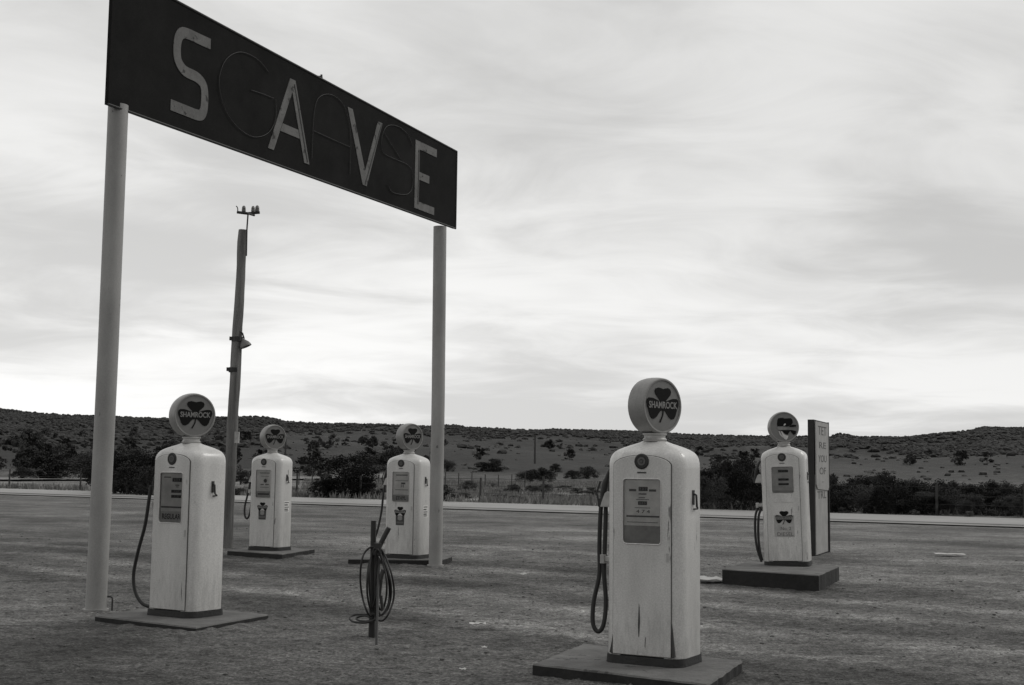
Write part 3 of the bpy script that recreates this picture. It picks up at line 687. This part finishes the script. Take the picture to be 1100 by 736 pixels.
# land cover albedo
R0a = G(0, 525); R0b = G(1100, 559); N0a = G(0, 531.6); N0b = G(1100, 567.6)
FT = [(-400, .1), (0, .12), (60, .2), (100, .34), (170, .36), (220, .3), (290, .5), (305, .76), (420, .80), (540, .78), (640, .74), (680, .6), (740, .55), (800, .62), (870, .58), (900, .5), (980, .46), (1040, .40), (1100, .42), (1500, .4)]
def tpar(x, y):
    r = math.hypot(x, y); az = math.atan2(x, y); Rr = 800+90*noise.noise((az*5, 1, 0))
    return (r-150)/(Rr-150)
rn = (R0b-R0a).normalized()
TRK = [(9.6, -.03, .5), (10.3, .05, .25), (11.7, .055, .3), (12.6, -.03, .5), (13.4, .04, .22), (14.9, .05, .3), (15.8, -.03, .5), (17.5, .03, .4), (19.0, .035, .35), (21, -.025, .7), (23.5, .03, .5), (26, .025, .6), (28, -.02, .8)]
def cover(x, y):
    r = math.hypot(x, y); px = az_px(x, y)
    v = .158+.02*max(-1, min(1, x/5))+.03*noise.noise((x*.18, y*.12, 2))
    if 0 < y < 45:
        # worn wheel tracks sweeping across the lot, paler dust between darker soil
        U = (-x*rn.y+y*rn.x); T_ = x*rn.x+y*rn.y; U += 1.3*math.sin(T_*.11+.6)+.5*noise.noise((T_*.25, 3, 1))
        for (u0, amp, w_) in TRK:
            d_ = abs(U-u0)
            if d_ < w_*3: v += 1.5*amp*math.exp(-(d_/w_)**2)*(.6+.7*max(0, .5+noise.noise((T_*.22+u0, U*.5, 5))))
        v *= 1-.28*max(0, noise.noise((x*.45+3, y*.3, 11))+.1)*1.6
        v *= .80+.20*min(1, max(0, (y-7.5)/5))
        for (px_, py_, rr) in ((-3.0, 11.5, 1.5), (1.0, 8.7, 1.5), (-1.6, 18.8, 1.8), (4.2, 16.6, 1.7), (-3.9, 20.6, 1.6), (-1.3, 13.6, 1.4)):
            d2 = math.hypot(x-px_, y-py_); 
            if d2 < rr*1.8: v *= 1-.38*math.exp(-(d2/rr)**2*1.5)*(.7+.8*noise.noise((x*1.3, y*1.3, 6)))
    side = (R0b-R0a).xy.cross(Vector((x, y))-R0a.xy)
    if y > 20 and side > 0: v = .17+.06*noise.noise((x*.09, y*.09, 0))+.05*noise.noise((x*.4, y*.25, 5))
    if r > 120:
        t = tpar(x, y); w = min(1, (r-120)/80)
        slope = .041+.022*noise.fractal((x*.012, y*.012, 9), 1, 2, 3)
        if px > 800: slope += .012
        if px < 300: slope -= .02
        n_ = noise.fractal((x*.008, y*.008, 3), 1, 2, 3)*.1
        f = max(0, min(1, (t+n_-table(FT, px)+.06)/.12))
        slope = slope*(1-f)+.036*f
        v = v*(1-w)+slope*w
    return max(.03, v)
azs = []
a = -math.pi
while a < math.pi:
    azs.append(a)
    aa = abs(a+R_(.0))
    a += R_(.16) if aa < R_(23.5) else (R_(1.0) if aa < R_(40) else R_(5))
rs = [0.0, .5, 1.2, 2.2, 3.4, 4.6]
r = 5.4
while r < 4200:
    rs.append(r)
    if r < 11: r *= 1.0038
    elif r < 26: r *= 1.0052
    elif r < 70: r *= 1.02
    elif r < 1000: r *= 1.018
    else: r *= 1.08
na = len(azs); vs = [(0, 0, 0)]; cv = [.12]
for r in rs[1:]:
    for a in azs:
        x, y = r*math.sin(a), r*math.cos(a)
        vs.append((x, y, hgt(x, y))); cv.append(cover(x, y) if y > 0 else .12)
fs = [(0, 1+(j+1) % na, 1+j) for j in range(na)]
for i in range(len(rs)-2):
    o0 = 1+i*na; o1 = o0+na
    for j in range(na): q2 = (j+1) % na; fs.append((o0+j, o0+q2, o1+q2, o1+j))
me = bpy.data.meshes.new('ground'); me.from_pydata(vs, [], fs)
at = me.attributes.new('cover', 'FLOAT', 'POINT'); at.data.foreach_set('value', cv)
me.polygons.foreach_set('use_smooth', [True]*len(fs)); me.update()
ground = bpy.data.objects.new('ground', me); COL.objects.link(ground); tag(ground, kind='structure')
if me.polygons[5000].normal.z < 0: me.flip_normals()
gm = bpy.data.materials.new('dirt and dry grass'); gm.use_nodes = True
N = gm.node_tree.nodes; L = gm.node_tree.links; bs = N['Principled BSDF']; bs.inputs['Roughness'].default_value = .95; bs.inputs['Specular IOR Level'].default_value = .2
tc = N.new('ShaderNodeTexCoord'); av = N.new('ShaderNodeAttribute'); av.attribute_name = 'cover'
ra = math.atan2((R0b-R0a).y, (R0b-R0a).x)
def gn(scale, st, rot, detail, f0, f1, t0, t1, rough=.6):
    mp = N.new('ShaderNodeMapping'); mp.inputs['Rotation'].default_value = (0, 0, rot); mp.inputs['Scale'].default_value = st
    L.new(tc.outputs['Object'], mp.inputs[0]); n = N.new('ShaderNodeTexNoise'); n.inputs['Scale'].default_value = scale; n.inputs['Detail'].default_value = detail; n.inputs['Roughness'].default_value = rough
    L.new(mp.outputs[0], n.inputs['Vector']); r = N.new('ShaderNodeMapRange')
    r.inputs[1].default_value = f0; r.inputs[2].default_value = f1; r.inputs[3].default_value = t0; r.inputs[4].default_value = t1
    L.new(n.outputs['Fac'], r.inputs[0]); return r.outputs[0], n.outputs['Fac']
cur = av.outputs['Fac']
for s_ in (gn(.5, (.75, 1.0, 1), -ra-.15, 7, .38, .66, .84, 1.3)[0], gn(2.6, (.5, 1.0, 1), -ra+.18, 6, .34, .66, .80, 1.22)[0],
           gn(.5, (1, 1, 1), 0, 6, .35, .65, .75, 1.25)[0], gn(7, (.7, 1, 1), -ra, 8, .36, .64, .45, 1.6, .85)[0], gn(21, (1, 1, 1), 0, 6, .36, .64, .5, 1.5, .8)[0], gn(45, (1, 1, 1), 0, 4, .33, .67, .45, 1.6, .75)[0]):
    m_ = N.new('ShaderNodeMath'); m_.operation = 'MULTIPLY'; L.new(cur, m_.inputs[0]); L.new(s_, m_.inputs[1]); cur = m_.outputs[0]
cc = N.new('ShaderNodeCombineColor'); L.new(cur, cc.inputs[0])
for i, k_ in ((1, .99), (2, .965)):
    m_ = N.new('ShaderNodeMath'); m_.operation = 'MULTIPLY'; m_.inputs[1].default_value = k_; L.new(cur, m_.inputs[0]); L.new(m_.outputs[0], cc.inputs[i])
L.new(cc.outputs[0], bs.inputs['Base Color'])
h1 = gn(16, (1, 1, 1), 0, 8, 0, 1, 0, 1, .7)[1]; bp = N.new('ShaderNodeBump'); bp.inputs['Strength'].default_value = 1.0; bp.inputs['Distance'].default_value = .05
L.new(h1, bp.inputs['Height']); L.new(bp.outputs[0], bs.inputs['Normal'])
me.materials.append(gm)

# road strips
def strip(name, a0, a1, b0, b1, m, z, ext=260, n=60, conform=False):
    da = (a1-a0).normalized(); db = (b1-b0).normalized(); b = MB(); vs = []
    A0, A1 = a0-da*ext, a1+da*ext; B0, B1 = b0-da*ext, b1+da*ext
    for i in range(n+1):
        t = i/n
        for (p, q_) in ((A0, A1), (B0, B1)):
            v = p.lerp(q_, t); vs.append((v.x, v.y, z+(hgt(v.x, v.y)+.12 if conform else 0)))
    b.add(vs, [(2*i, 2*i+1, 2*i+3, 2*i+2) for i in range(n)]); o = b.obj(name, m, None); tag(o, kind='structure'); return o
def mid(t): return N0a.lerp(R0a, t), N0b.lerp(R0b, t)
s0, s1 = mid(0), mid(.16); strip('road_shoulder', s0[0], s0[1], s1[0], s1[1], M['shoulder'], .034)
s1, s2 = mid(.165), mid(.25); strip('road_edge', s1[0], s1[1], s2[0], s2[1], M['roadline'], .034)
s2, s3 = mid(.252), mid(1); strip('road', s2[0], s2[1], s3[0], s3[1], M['road'], .036)
t0 = G(-60, 517.4); t1 = G(330, 516.0); t2 = G(-60, 515.2); t3 = G(330, 514.4)
o = strip('dirt_track', t0, t1, t2, t3, M['track'], .05, ext=30, conform=True); 

# ------------------------------------------------------------------ fences
def fence(pts, hs, label, wr=.006, posth=1.2, r=.05, nw=3):
    rt = empty('wire_fence', (pts[0][0], pts[0][1], 0), 0, label=label, cat='fence')
    for i, (x, y) in enumerate(pts):
        z = hgt(x, y); b = MB(); h = hs[i] if i < len(hs) else posth
        b.tube([(x-pts[0][0], y-pts[0][1], z-.3), (x-pts[0][0]+.02, y-pts[0][1], z+h)], [r*1.1, r*.9], 8); b.obj('post', M['fencewood'], rt, smooth=40)
    for w in range(nw):
        b = MB(); P = []
        for (x, y) in pts: P.append((x-pts[0][0], y-pts[0][1], hgt(x, y)+posth*(.35+.28*w)))
        b.tube(P, wr, 4); b.obj('wire', M['fencewood'], rt)
    return rt
off = R0a+(R0a-N0a).normalized()*3.2; off2 = R0b+(R0b-N0b).normalized()*2.6
fp = []
for px in (-60, 15, 91, 170, 245, 322, 390, 455, 518, 585, 655, 722, 800, 870, 935, 1005, 1099, 1190):
    az = (px-550)/1400; d = (off2-off).xy; # intersect ray with fence line
    ux, uy = math.sin(math.atan(az)), math.cos(math.atan(az)); den = ux*d.y-uy*d.x
    t = (off.x*d.y-off.y*d.x)/den; fp.append((ux*t, uy*t))
fence(fp, [1.05+.25*random.random() for _ in fp], 'wire fence on dark timber posts running along the far side of the road', posth=1.1, r=.05)
f2 = []
for i in range(19):
    px = 310+i*14.2; az = math.atan((px-550)/1400); rr = 104-i*.25; f2.append((rr*math.sin(az), rr*math.cos(az)))
fence(f2, [1.0+.3*random.random() for _ in f2], 'thin wire fence on many small posts farther out in the scrub', posth=1.1, r=.04, nw=2)
for px, y0_, y1_, D, lb in ((309, 503, 463, 170, 'thin far utility pole seen behind the farthest pump'), (576, 508, 477, 260, 'thin far utility pole standing alone on the pale slope')):
    az = math.atan((px-550)/1400); x, y = D*math.sin(az), D*math.cos(az); z = hgt(x, y)
    hh = (y0_-y1_)*D/F; b = MB(); b.tube([(0, 0, -.5), (0, 0, hh)], [.17*D/200, .12*D/200], 8); o = b.obj('utility_pole', M['fencewood'], None, smooth=40, loc=(x, y, z)); tag(o, lb, 'utility pole', 'thin poles far beyond the road')

# ------------------------------------------------------------------ vegetation
def crown_mesh(name, seed, nclump, nleaf, leaf, flat=.62, low=False, m='leaf', spread=.40):
    g = random.Random(seed); vs = []; fs = []
    cl = []
    for _ in range(nclump):
        a = g.uniform(0, 6.283); rr = math.sqrt(g.random())*spread; z = g.uniform(.07, .82)
        k = math.sqrt(max(.03, 1-((z-.27)/.62)**2))
        cl.append((rr*math.cos(a)*k, rr*math.sin(a)*k, z, g.uniform(.10, .2)))
    for cx, cy, cz, cr in cl:
        for _ in range(nleaf):
            d = Vector((g.gauss(0, 1), g.gauss(0, 1), g.gauss(0, 1))).normalized()
            rad = cr*(g.random()**.35)
            if g.random() < .06: rad *= 1.5
            p = Vector((cx, cy, cz))+Vector((d.x, d.y, d.z*.85))*rad
            if p.z < .02: continue
            s = leaf*g.uniform(.6, 1.4); u = Vector((g.gauss(0, 1), g.gauss(0, 1), g.gauss(0, 1))).normalized(); w = u.orthogonal().normalized()
            o = len(vs); vs += [p-u*s, p+w*s*.6, p+u*s, p-w*s*.6]; fs.append((o, o+1, o+2, o+3))
    me = bpy.data.meshes.new(name); me.from_pydata([tuple(v) for v in vs], [], fs); me.materials.append(M[m]); me.update(); return me
def trunk_mesh(seed):
    g = random.Random(seed); b = MB()
    b.tube([(0, 0, -.08), (.01, 0, .15), (.03, .01, .35), (.02, .02, .6)], [.05, .04, .028, .01], 7)
    for _ in range(5):
        a = g.uniform(0, 6.28); z = g.uniform(.06, .3); e = Vector((math.cos(a)*.33, math.sin(a)*.33, z+g.uniform(.15, .35)))
        b.tube([(0.01, 0, z), tuple(Vector((0, 0, z)).lerp(e, .5)+Vector((0, 0, .03))), tuple(e)], [.024, .016, .005], 5)
    me = bpy.data.meshes.new('trunk'); me.from_pydata(b.v, [], b.f); me.materials.append(M['bark']); me.update(); return me
CR = [crown_mesh('crown', s, 34, 150, .020) for s in (1, 2, 3, 4, 5)]
CRS = [crown_mesh('crown', s, 22, 70, .034, m='leaf2') for s in (11, 12)]
TR = [trunk_mesh(s) for s in (1, 2, 3)]
CRF = [crown_mesh('crown', s, 14, 45, .055, m='forest') for s in (21, 22, 23, 24)]
def bush(px, D, w, h, label, group=None, cat='juniper bush', name='juniper_bush', far=False, sage=False, zoff=0):
    az = math.atan((px-550)/F); x, y = D*math.sin(az), D*math.cos(az)
    r = empty(name, (x, y, hgt(x, y)+zoff), random.uniform(0, 6.28), label=label, cat=cat, group=group)
    me = random.choice(CRF if far else (CRS if sage else CR))
    c = bpy.data.objects.new('crown', me); COL.objects.link(c); c.parent = r; c.scale = (w, w, h*1.08)
    if not far or True:
        t = bpy.data.objects.new('trunk', random.choice(TR)); COL.objects.link(t); t.parent = r; t.scale = (w*.8, w*.8, h)
    return r
def place(px, ytop, ybot, wpx, label, **k):
    """photo measurements -> distance from the foot on flat ground, then real width and height"""
    yh = 497+.0125*px; D = F*HC/max(10.5, ybot-yh); s = D/F
    return bush(px, D, wpx*s*1.12, (ybot-ytop)*s, label, **k)
# isolated ones, left to right
place(28, 501, 514.6, 24, 'small round dark bush at the left edge of the view beyond the road')
place(58, 489, 514.6, 62, 'broad dark juniper left of the left sign post, beyond the dirt track')
place(95, 484, 514.6, 46, 'dark juniper seen just behind the left sign post')
for px, yt, yb, w in ((128, 487, 529, 50), (150, 482, 529, 52), (170, 486, 530, 48), (112, 490, 527, 36), (142, 496, 530, 40), (162, 500, 531, 40)):
    place(px, yt, yb, w, 'dark juniper in the clump between the left sign post and the REGULAR pump', group='junipers behind the REGULAR pump')
place(262, 505, 520, 26, 'low dark bush seen between the timber pole and the farthest pump')
place(258, 522, 531, 24, 'flat low scrub at the road edge between the timber pole and farthest pump', sage=True)
place(372, 489, 534, 66, 'largest juniper beyond the road, right of the farthest pump')
place(348, 498, 512, 38, 'side limb like juniper left of the largest juniper')
place(388, 500, 534, 40, 'juniper crowding the right side of the largest juniper')
place(352, 515, 534, 36, 'low juniper at the left foot of the largest juniper')
place(393, 513, 534, 26, 'small pointed juniper just left of the pump behind the right sign post')
place(410, 522, 535, 20, 'very low scrub at the road edge left of the pump behind the right sign post', sage=True)
place(398, 488, 511, 34, 'dark juniper farther out above the small pointed juniper')
place(424, 486, 512, 40, 'juniper behind the pump that stands by the right sign post')
place(478, 520, 538, 26, 'dark bush hugging the right sign post at the road edge')
place(482, 499, 512, 20, 'round dark bush right of the right sign post, farther out')
place(520, 503, 513.5, 22, 'left small juniper of the pair right of the right sign post')
place(532, 499, 513, 26, 'taller juniper of the pair right of the right sign post')
place(505, 516, 530, 22, 'ragged dark bush behind the fence, near the right sign post')
place(553, 519, 531, 22, 'compact oval dark bush behind the roadside fence in the middle gap')
place(572, 504, 519, 30, 'wide left half of the dark bush mound in the middle gap')
place(585, 502, 519, 28, 'domed right half of the dark bush mound in the middle gap')
place(598, 501, 511, 14, 'small open topped juniper right of the dark bush mound')
place(585, 518, 532, 26, 'bush wrapped round a fence post in the middle gap')
place(573, 521, 530, 16, 'tiny dark bush left of the bush round the fence post')
place(616, 507, 517, 20, 'small juniper left of the larger one by the nearest pump')
place(632, 503, 517, 28, 'larger juniper just left of the nearest pump')
place(638, 523, 532, 18, 'low bush at the left edge of the nearest pump beyond the road')
for px, yb, w in ((540, 536, 26), (500, 535, 20), (556, 537, 20), (610, 527, 26), (622, 530, 20), (530, 524, 14), (538, 530, 14), (600, 536, 18)):
    place(px, yb-6, yb, w, 'low grey sage tuft in the dry grass beyond the road', group='sage tufts in the middle gap', sage=True, name='sage_bush', cat='sage bush')
# thick row on the right
g = random.Random(5)
LB = 'dark juniper in the thick row beyond the road on the right'
TOPS = [(738, 500), (760, 500), (776, 496), (790, 493), (800, 490), (812, 498), (830, 505), (860, 508), (895, 511), (905, 517), (915, 511), (940, 507), (955, 506), (965, 512), (985, 512), (1000, 513), (1012, 520), (1022, 515), (1035, 519), (1050, 517), (1062, 514), (1075, 517), (1100, 517)]
px = 736
while px < 1130:
    yt = table(TOPS, px)+g.uniform(-2, 3)
    place(px, yt, 541+(px-736)*.017+g.uniform(0, 3), g.uniform(30, 42), LB, group='junipers in the thick row on the right'); px += g.uniform(10, 15)
px = 740
while px < 1130:
    place(px, table(TOPS, px)+g.uniform(8, 16), 545+(px-740)*.015+g.uniform(0, 2), g.uniform(26, 36), LB, group='junipers in the thick row on the right'); px += g.uniform(13, 19)
for px, yb, w in ((943, 550, 14), (972, 549, 11), (982, 551, 9), (1063, 551, 14), (1040, 553, 12), (905, 550, 10), (760, 546, 14)):
    place(px, yb-7, yb, w, 'small pale sage clump in front of the thick juniper row on the right', group='sage clumps before the right juniper row', sage=True, name='sage_bush', cat='sage bush')

# hillside junipers: individuals on the nearer slopes, one mass for the far woods
g = random.Random(9)
count = 0; tries = 0
def dens(x, y):
    px = az_px(x, y); t = tpar(x, y); n_ = noise.fractal((x*.008, y*.008, 3), 1, 2, 3)*.12
    d_ = (t+n_-table(FT, px))/.12
    return d_
SL = {'l': 'small dark juniper on the dark wooded slope at the left', 'm': 'small dark juniper dotting the pale slope in the middle', 'r': 'small dark juniper on the slope right of the nearest pump'}
SG = {'l': 'junipers on the left slope', 'm': 'junipers dotting the middle slope', 'r': 'junipers on the right slope'}
while count < 150 and tries < 20000:
    tries += 1
    px = g.uniform(-30, 1130); D = 125+g.random()**1.3*330
    az = math.atan((px-550)/F); x, y = D*math.sin(az), D*math.cos(az); d_ = dens(x, y)
    p = .16 if d_ < -.3 else .7
    if 320 < px < 460: p = .8
    if 460 < px < 720 and d_ < -.3: p = .07
    if px < 300: p = .9
    if px > 860: p = .05 if d_ < -.3 else .25
    if px > 860 and D < 260: continue
    if px > 455 and D < 210: continue
    if g.random() > p: continue
    k_ = 'l' if px < 300 else ('m' if px < 700 else 'r')
    s = g.uniform(1.8, 3.4)*min(1, .35+D/360)
    bush(px, D, s*1.25, s, SL[k_], group=SG[k_], far=True); count += 1
# far woods, one mass
base_ico = bmesh.new(); bmesh.ops.create_icosphere(base_ico, subdivisions=2, radius=1); iv = [v.co.copy() for v in base_ico.verts]; jf = [tuple(v.index for v in f.verts) for f in base_ico.faces]; base_ico.free()
vs = []; fs = []; n_t = 0; tries = 0
while n_t < 15000 and tries < 200000:
    tries += 1
    px = g.uniform(-80, 1180); D = 330+g.random()**.8*560
    az = math.atan((px-550)/F); x, y = D*math.sin(az), D*math.cos(az); t = tpar(x, y)
    if t > 1.04: continue
    d_ = dens(x, y)
    p = max(0, min(1, .55+d_*1.2))
    if d_ < -.4: p = .012
    if px < 300: p = max(p, .35+.5*noise.noise((x*.02, y*.02, 8)))
    if px > 700 and d_ < 0: p = max(p, .07)
    if g.random() > p: continue
    s = g.uniform(.9, 1.9)*(1 if t < .9 else .6); z = hgt(x, y); o = len(vs); ph = g.uniform(0, 99)
    for v in iv:
        k_ = 1+.55*noise.noise((v.x*1.7+ph, v.y*1.7, v.z*1.7))+g.uniform(-.16, .16)
        vs.append((x+v.x*s*.85*k_, y+v.y*s*.85*k_, z+s*.2+v.z*s*.5*k_))
    fs += [tuple(i+o for i in f) for f in jf]; n_t += 1
me = bpy.data.meshes.new('far_woods'); me.from_pydata(vs, [], fs); me.materials.append(M['forest']); me.update()
o = bpy.data.objects.new('far_woods', me); COL.objects.link(o); tag(o, 'dark scrub woods covering the far ridge', 'woods', kind='stuff')

vs = []; fs = []
bi = bmesh.new(); bmesh.ops.create_icosphere(bi, subdivisions=1, radius=1); iv1 = [v.co.copy() for v in bi.verts]; jf1 = [tuple(v.index for v in f.verts) for f in bi.faces]; bi.free()
for _ in range(650):
    px = g.uniform(-40, 1150); D = 130+g.random()**.8*480; az = math.atan((px-550)/F); x, y = D*math.sin(az), D*math.cos(az)
    if noise.noise((x*.02, y*.02, 4)) < -.25 and g.random() < .6: continue
    s = g.uniform(.15, .5)*(1+D/900); z = hgt(x, y); o = len(vs)
    for v in iv1: k_ = g.uniform(.6, 1.3)*s; vs.append((x+v.x*k_*1.2, y+v.y*k_*1.2, z+s*.3+v.z*k_*.7))
    fs += [tuple(i+o for i in f) for f in jf1]
me = bpy.data.meshes.new('slope_scrub'); me.from_pydata(vs, [], fs); me.materials.append(M['leaf2']); me.update()
o = bpy.data.objects.new('slope_scrub', me); COL.objects.link(o); tag(o, 'low scattered scrub speckling the pale slopes', 'scrub', kind='stuff')

# dry grass beyond the road
vs = []; fs = []
for _ in range(26000):
    px = g.uniform(-40, 1140); D = g.uniform(50, 150)
    az = math.atan((px-550)/F); x, y = D*math.sin(az), D*math.cos(az)
    if (R0b-R0a).xy.cross(Vector((x, y))-R0a.xy) < 25: continue
    if noise.noise((x*.12, y*.12, 1)) < -.15 or (px < 330 and D > 84): continue
    z = hgt(x, y)
    for _k in range(4):
        a = g.uniform(0, 6.28); w = .05; h = g.uniform(.12, .38); lx, ly = g.uniform(-.15, .15), g.uniform(-.15, .15)
        o = len(vs); vs += [(x+lx-w*math.cos(a), y+ly-w*math.sin(a), z), (x+lx+w*math.cos(a), y+ly+w*math.sin(a), z), (x+lx*1.8, y+ly*1.8, z+h)]; fs.append((o, o+1, o+2))
me = bpy.data.meshes.new('dry_grass'); me.from_pydata(vs, [], fs); me.materials.append(M['grass']); me.update()
o = bpy.data.objects.new('dry_grass', me); COL.objects.link(o); tag(o, 'dry grass growing beyond the road', 'grass', kind='stuff')
# loose stones on the lot
vs = []; fs = []
bi = bmesh.new(); bmesh.ops.create_icosphere(bi, subdivisions=1, radius=1); iv = [v.co.copy() for v in bi.verts]; jf = [tuple(v.index for v in f.verts) for f in bi.faces]; bi.free()
for _ in range(7000):
    D = 5.5+g.random()**1.5*26; az = R_(g.uniform(-24, 24)); x, y = D*math.sin(az), D*math.cos(az)
    if noise.noise((x*.5, y*.5, 3)) < -.2 and g.random() < .7: continue
    s = .004+.018*g.random()**5; z = hgt(x, y); o = len(vs)
    for v in iv: k_ = g.uniform(.7, 1.2)*s; vs.append((x+v.x*k_*1.2, y+v.y*k_, z+v.z*k_*.6+s*.2))
    fs += [tuple(i+o for i in f) for f in jf]
me = bpy.data.meshes.new('gravel'); me.from_pydata(vs, [], fs); me.materials.append(M['stone']); me.update()
o = bpy.data.objects.new('gravel', me); COL.objects.link(o); tag(o, 'small loose stones scattered on the dirt lot', 'gravel', kind='stuff')

# ------------------------------------------------------------------ world
SUN_AZ, SUN_EL = R_(68), R_(38)        # azimuth from +y towards +x : ahead of the camera, right
sd = Vector((math.sin(SUN_AZ)*math.cos(SUN_EL), math.cos(SUN_AZ)*math.cos(SUN_EL), math.sin(SUN_EL)))
w = bpy.data.worlds.new('World'); sc.world = w; w.use_nodes = True; N = w.node_tree.nodes; L = w.node_tree.links
bg = N['Background']; bg.inputs['Strength'].default_value = .1
sky = N.new('ShaderNodeTexSky'); sky.sky_type = 'NISHITA'; sky.sun_disc = False; sky.sun_elevation = SUN_EL; sky.sun_rotation = SUN_AZ
bw = N.new('ShaderNodeRGBToBW'); L.new(sky.outputs[0], bw.inputs[0])
tc = N.new('ShaderNodeTexCoord'); sep = N.new('ShaderNodeSeparateXYZ'); L.new(tc.outputs['Generated'], sep.inputs[0])
def mth(op, a, b_=None, c=None, clamp=False):
    n = N.new('ShaderNodeMath'); n.operation = op; n.use_clamp = clamp
    for i, v in enumerate((a, b_, c)):
        if v is None: continue
        if isinstance(v, (int, float)): n.inputs[i].default_value = v
        else: L.new(v, n.inputs[i])
    return n.outputs[0]
zc = mth('ADD', mth('MAXIMUM', sep.outputs[2], 0.), .15)
ux = mth('DIVIDE', sep.outputs[0], zc); uy = mth('DIVIDE', sep.outputs[1], zc)
cb = N.new('ShaderNodeCombineXYZ'); L.new(ux, cb.inputs[0]); L.new(uy, cb.inputs[1])
def cn(scale, rot, st, det, loc=(0, 0, 0), rough=.55, dist=0):
    mp = N.new('ShaderNodeMapping'); mp.inputs['Rotation'].default_value = (0, 0, rot); mp.inputs['Scale'].default_value = st; mp.inputs['Location'].default_value = loc
    L.new(cb.outputs[0], mp.inputs[0]); n = N.new('ShaderNodeTexNoise'); n.inputs['Scale'].default_value = scale; n.inputs['Detail'].default_value = det; n.inputs['Roughness'].default_value = rough; n.inputs['Distortion'].default_value = dist
    L.new(mp.outputs[0], n.inputs['Vector']); return n.outputs['Fac']
def rng(v, a, b_, c, d, smooth=True):
    r = N.new('ShaderNodeMapRange'); r.interpolation_type = 'SMOOTHSTEP' if smooth else 'LINEAR'
    for i, q_ in enumerate((a, b_, c, d)): r.inputs[i+1].default_value = q_
    L.new(v, r.inputs[0]); return r.outputs[0]
n1 = cn(.78, R_(-16), (.85, 1.0, 1), 5, (9.4, 3.3, 0), .45, .3)
n2 = cn(2.3, R_(-14), (.85, 1.2, 1), 8, (.4, 5.2, 0), .58, .7)
cl = mth('ADD', mth('MULTIPLY', n1, .70), mth('MULTIPLY', n2, .30))
cloud = rng(cl, .38, .60, 6.2, 9.0)
# brighter low down near the horizon ahead, gentle glow about the hidden sun, duller behind the camera
low = rng(sep.outputs[2], 0., .28, 1.10, .93)
dot = N.new('ShaderNodeVectorMath'); dot.operation = 'DOT_PRODUCT'; L.new(tc.outputs['Generated'], dot.inputs[0]); dot.inputs[1].default_value = (.1, .95, .29)
glow = rng(dot.outputs['Value'], -.9, 1., .66, 1.06, False)
side = rng(sep.outputs[0], -.35, .42, 1.05, .90)
tot = mth('MULTIPLY', mth('MULTIPLY', mth('MULTIPLY', cloud, low), glow), side)
tot = mth('ADD', mth('MULTIPLY', tot, .93), mth('MULTIPLY', bw.outputs[0], .07))
cc = N.new('ShaderNodeCombineColor')
for i, k_ in ((0, 1.0), (1, .997), (2, .985)): L.new(mth('MULTIPLY', tot, k_), cc.inputs[i])
L.new(cc.outputs[0], bg.inputs['Color'])
sl = bpy.data.lights.new('sun', 'SUN'); sl.energy = .8; sl.angle = R_(22); sl.color = (1, .985, .95)
so = bpy.data.objects.new('sun', sl); COL.objects.link(so); so.rotation_euler = (-sd).to_track_quat('-Z', 'Y').to_euler()

# ------------------------------------------------------------------ camera
cd = bpy.data.cameras.new('camera'); co = bpy.data.objects.new('camera', cd); COL.objects.link(co)
cd.sensor_width = 36; cd.lens = F/1100*36; cd.clip_start = .1; cd.clip_end = 9000
mtx = Matrix((RT, UP, -fw)).transposed().to_4x4(); mtx.translation = CAM; co.matrix_world = mtx
sc.camera = co
sc.view_settings.view_transform = 'Standard'; sc.view_settings.look = 'None'; sc.view_settings.gamma = 1; sc.view_settings.exposure = 0
sc.view_settings.use_curve_mapping = False
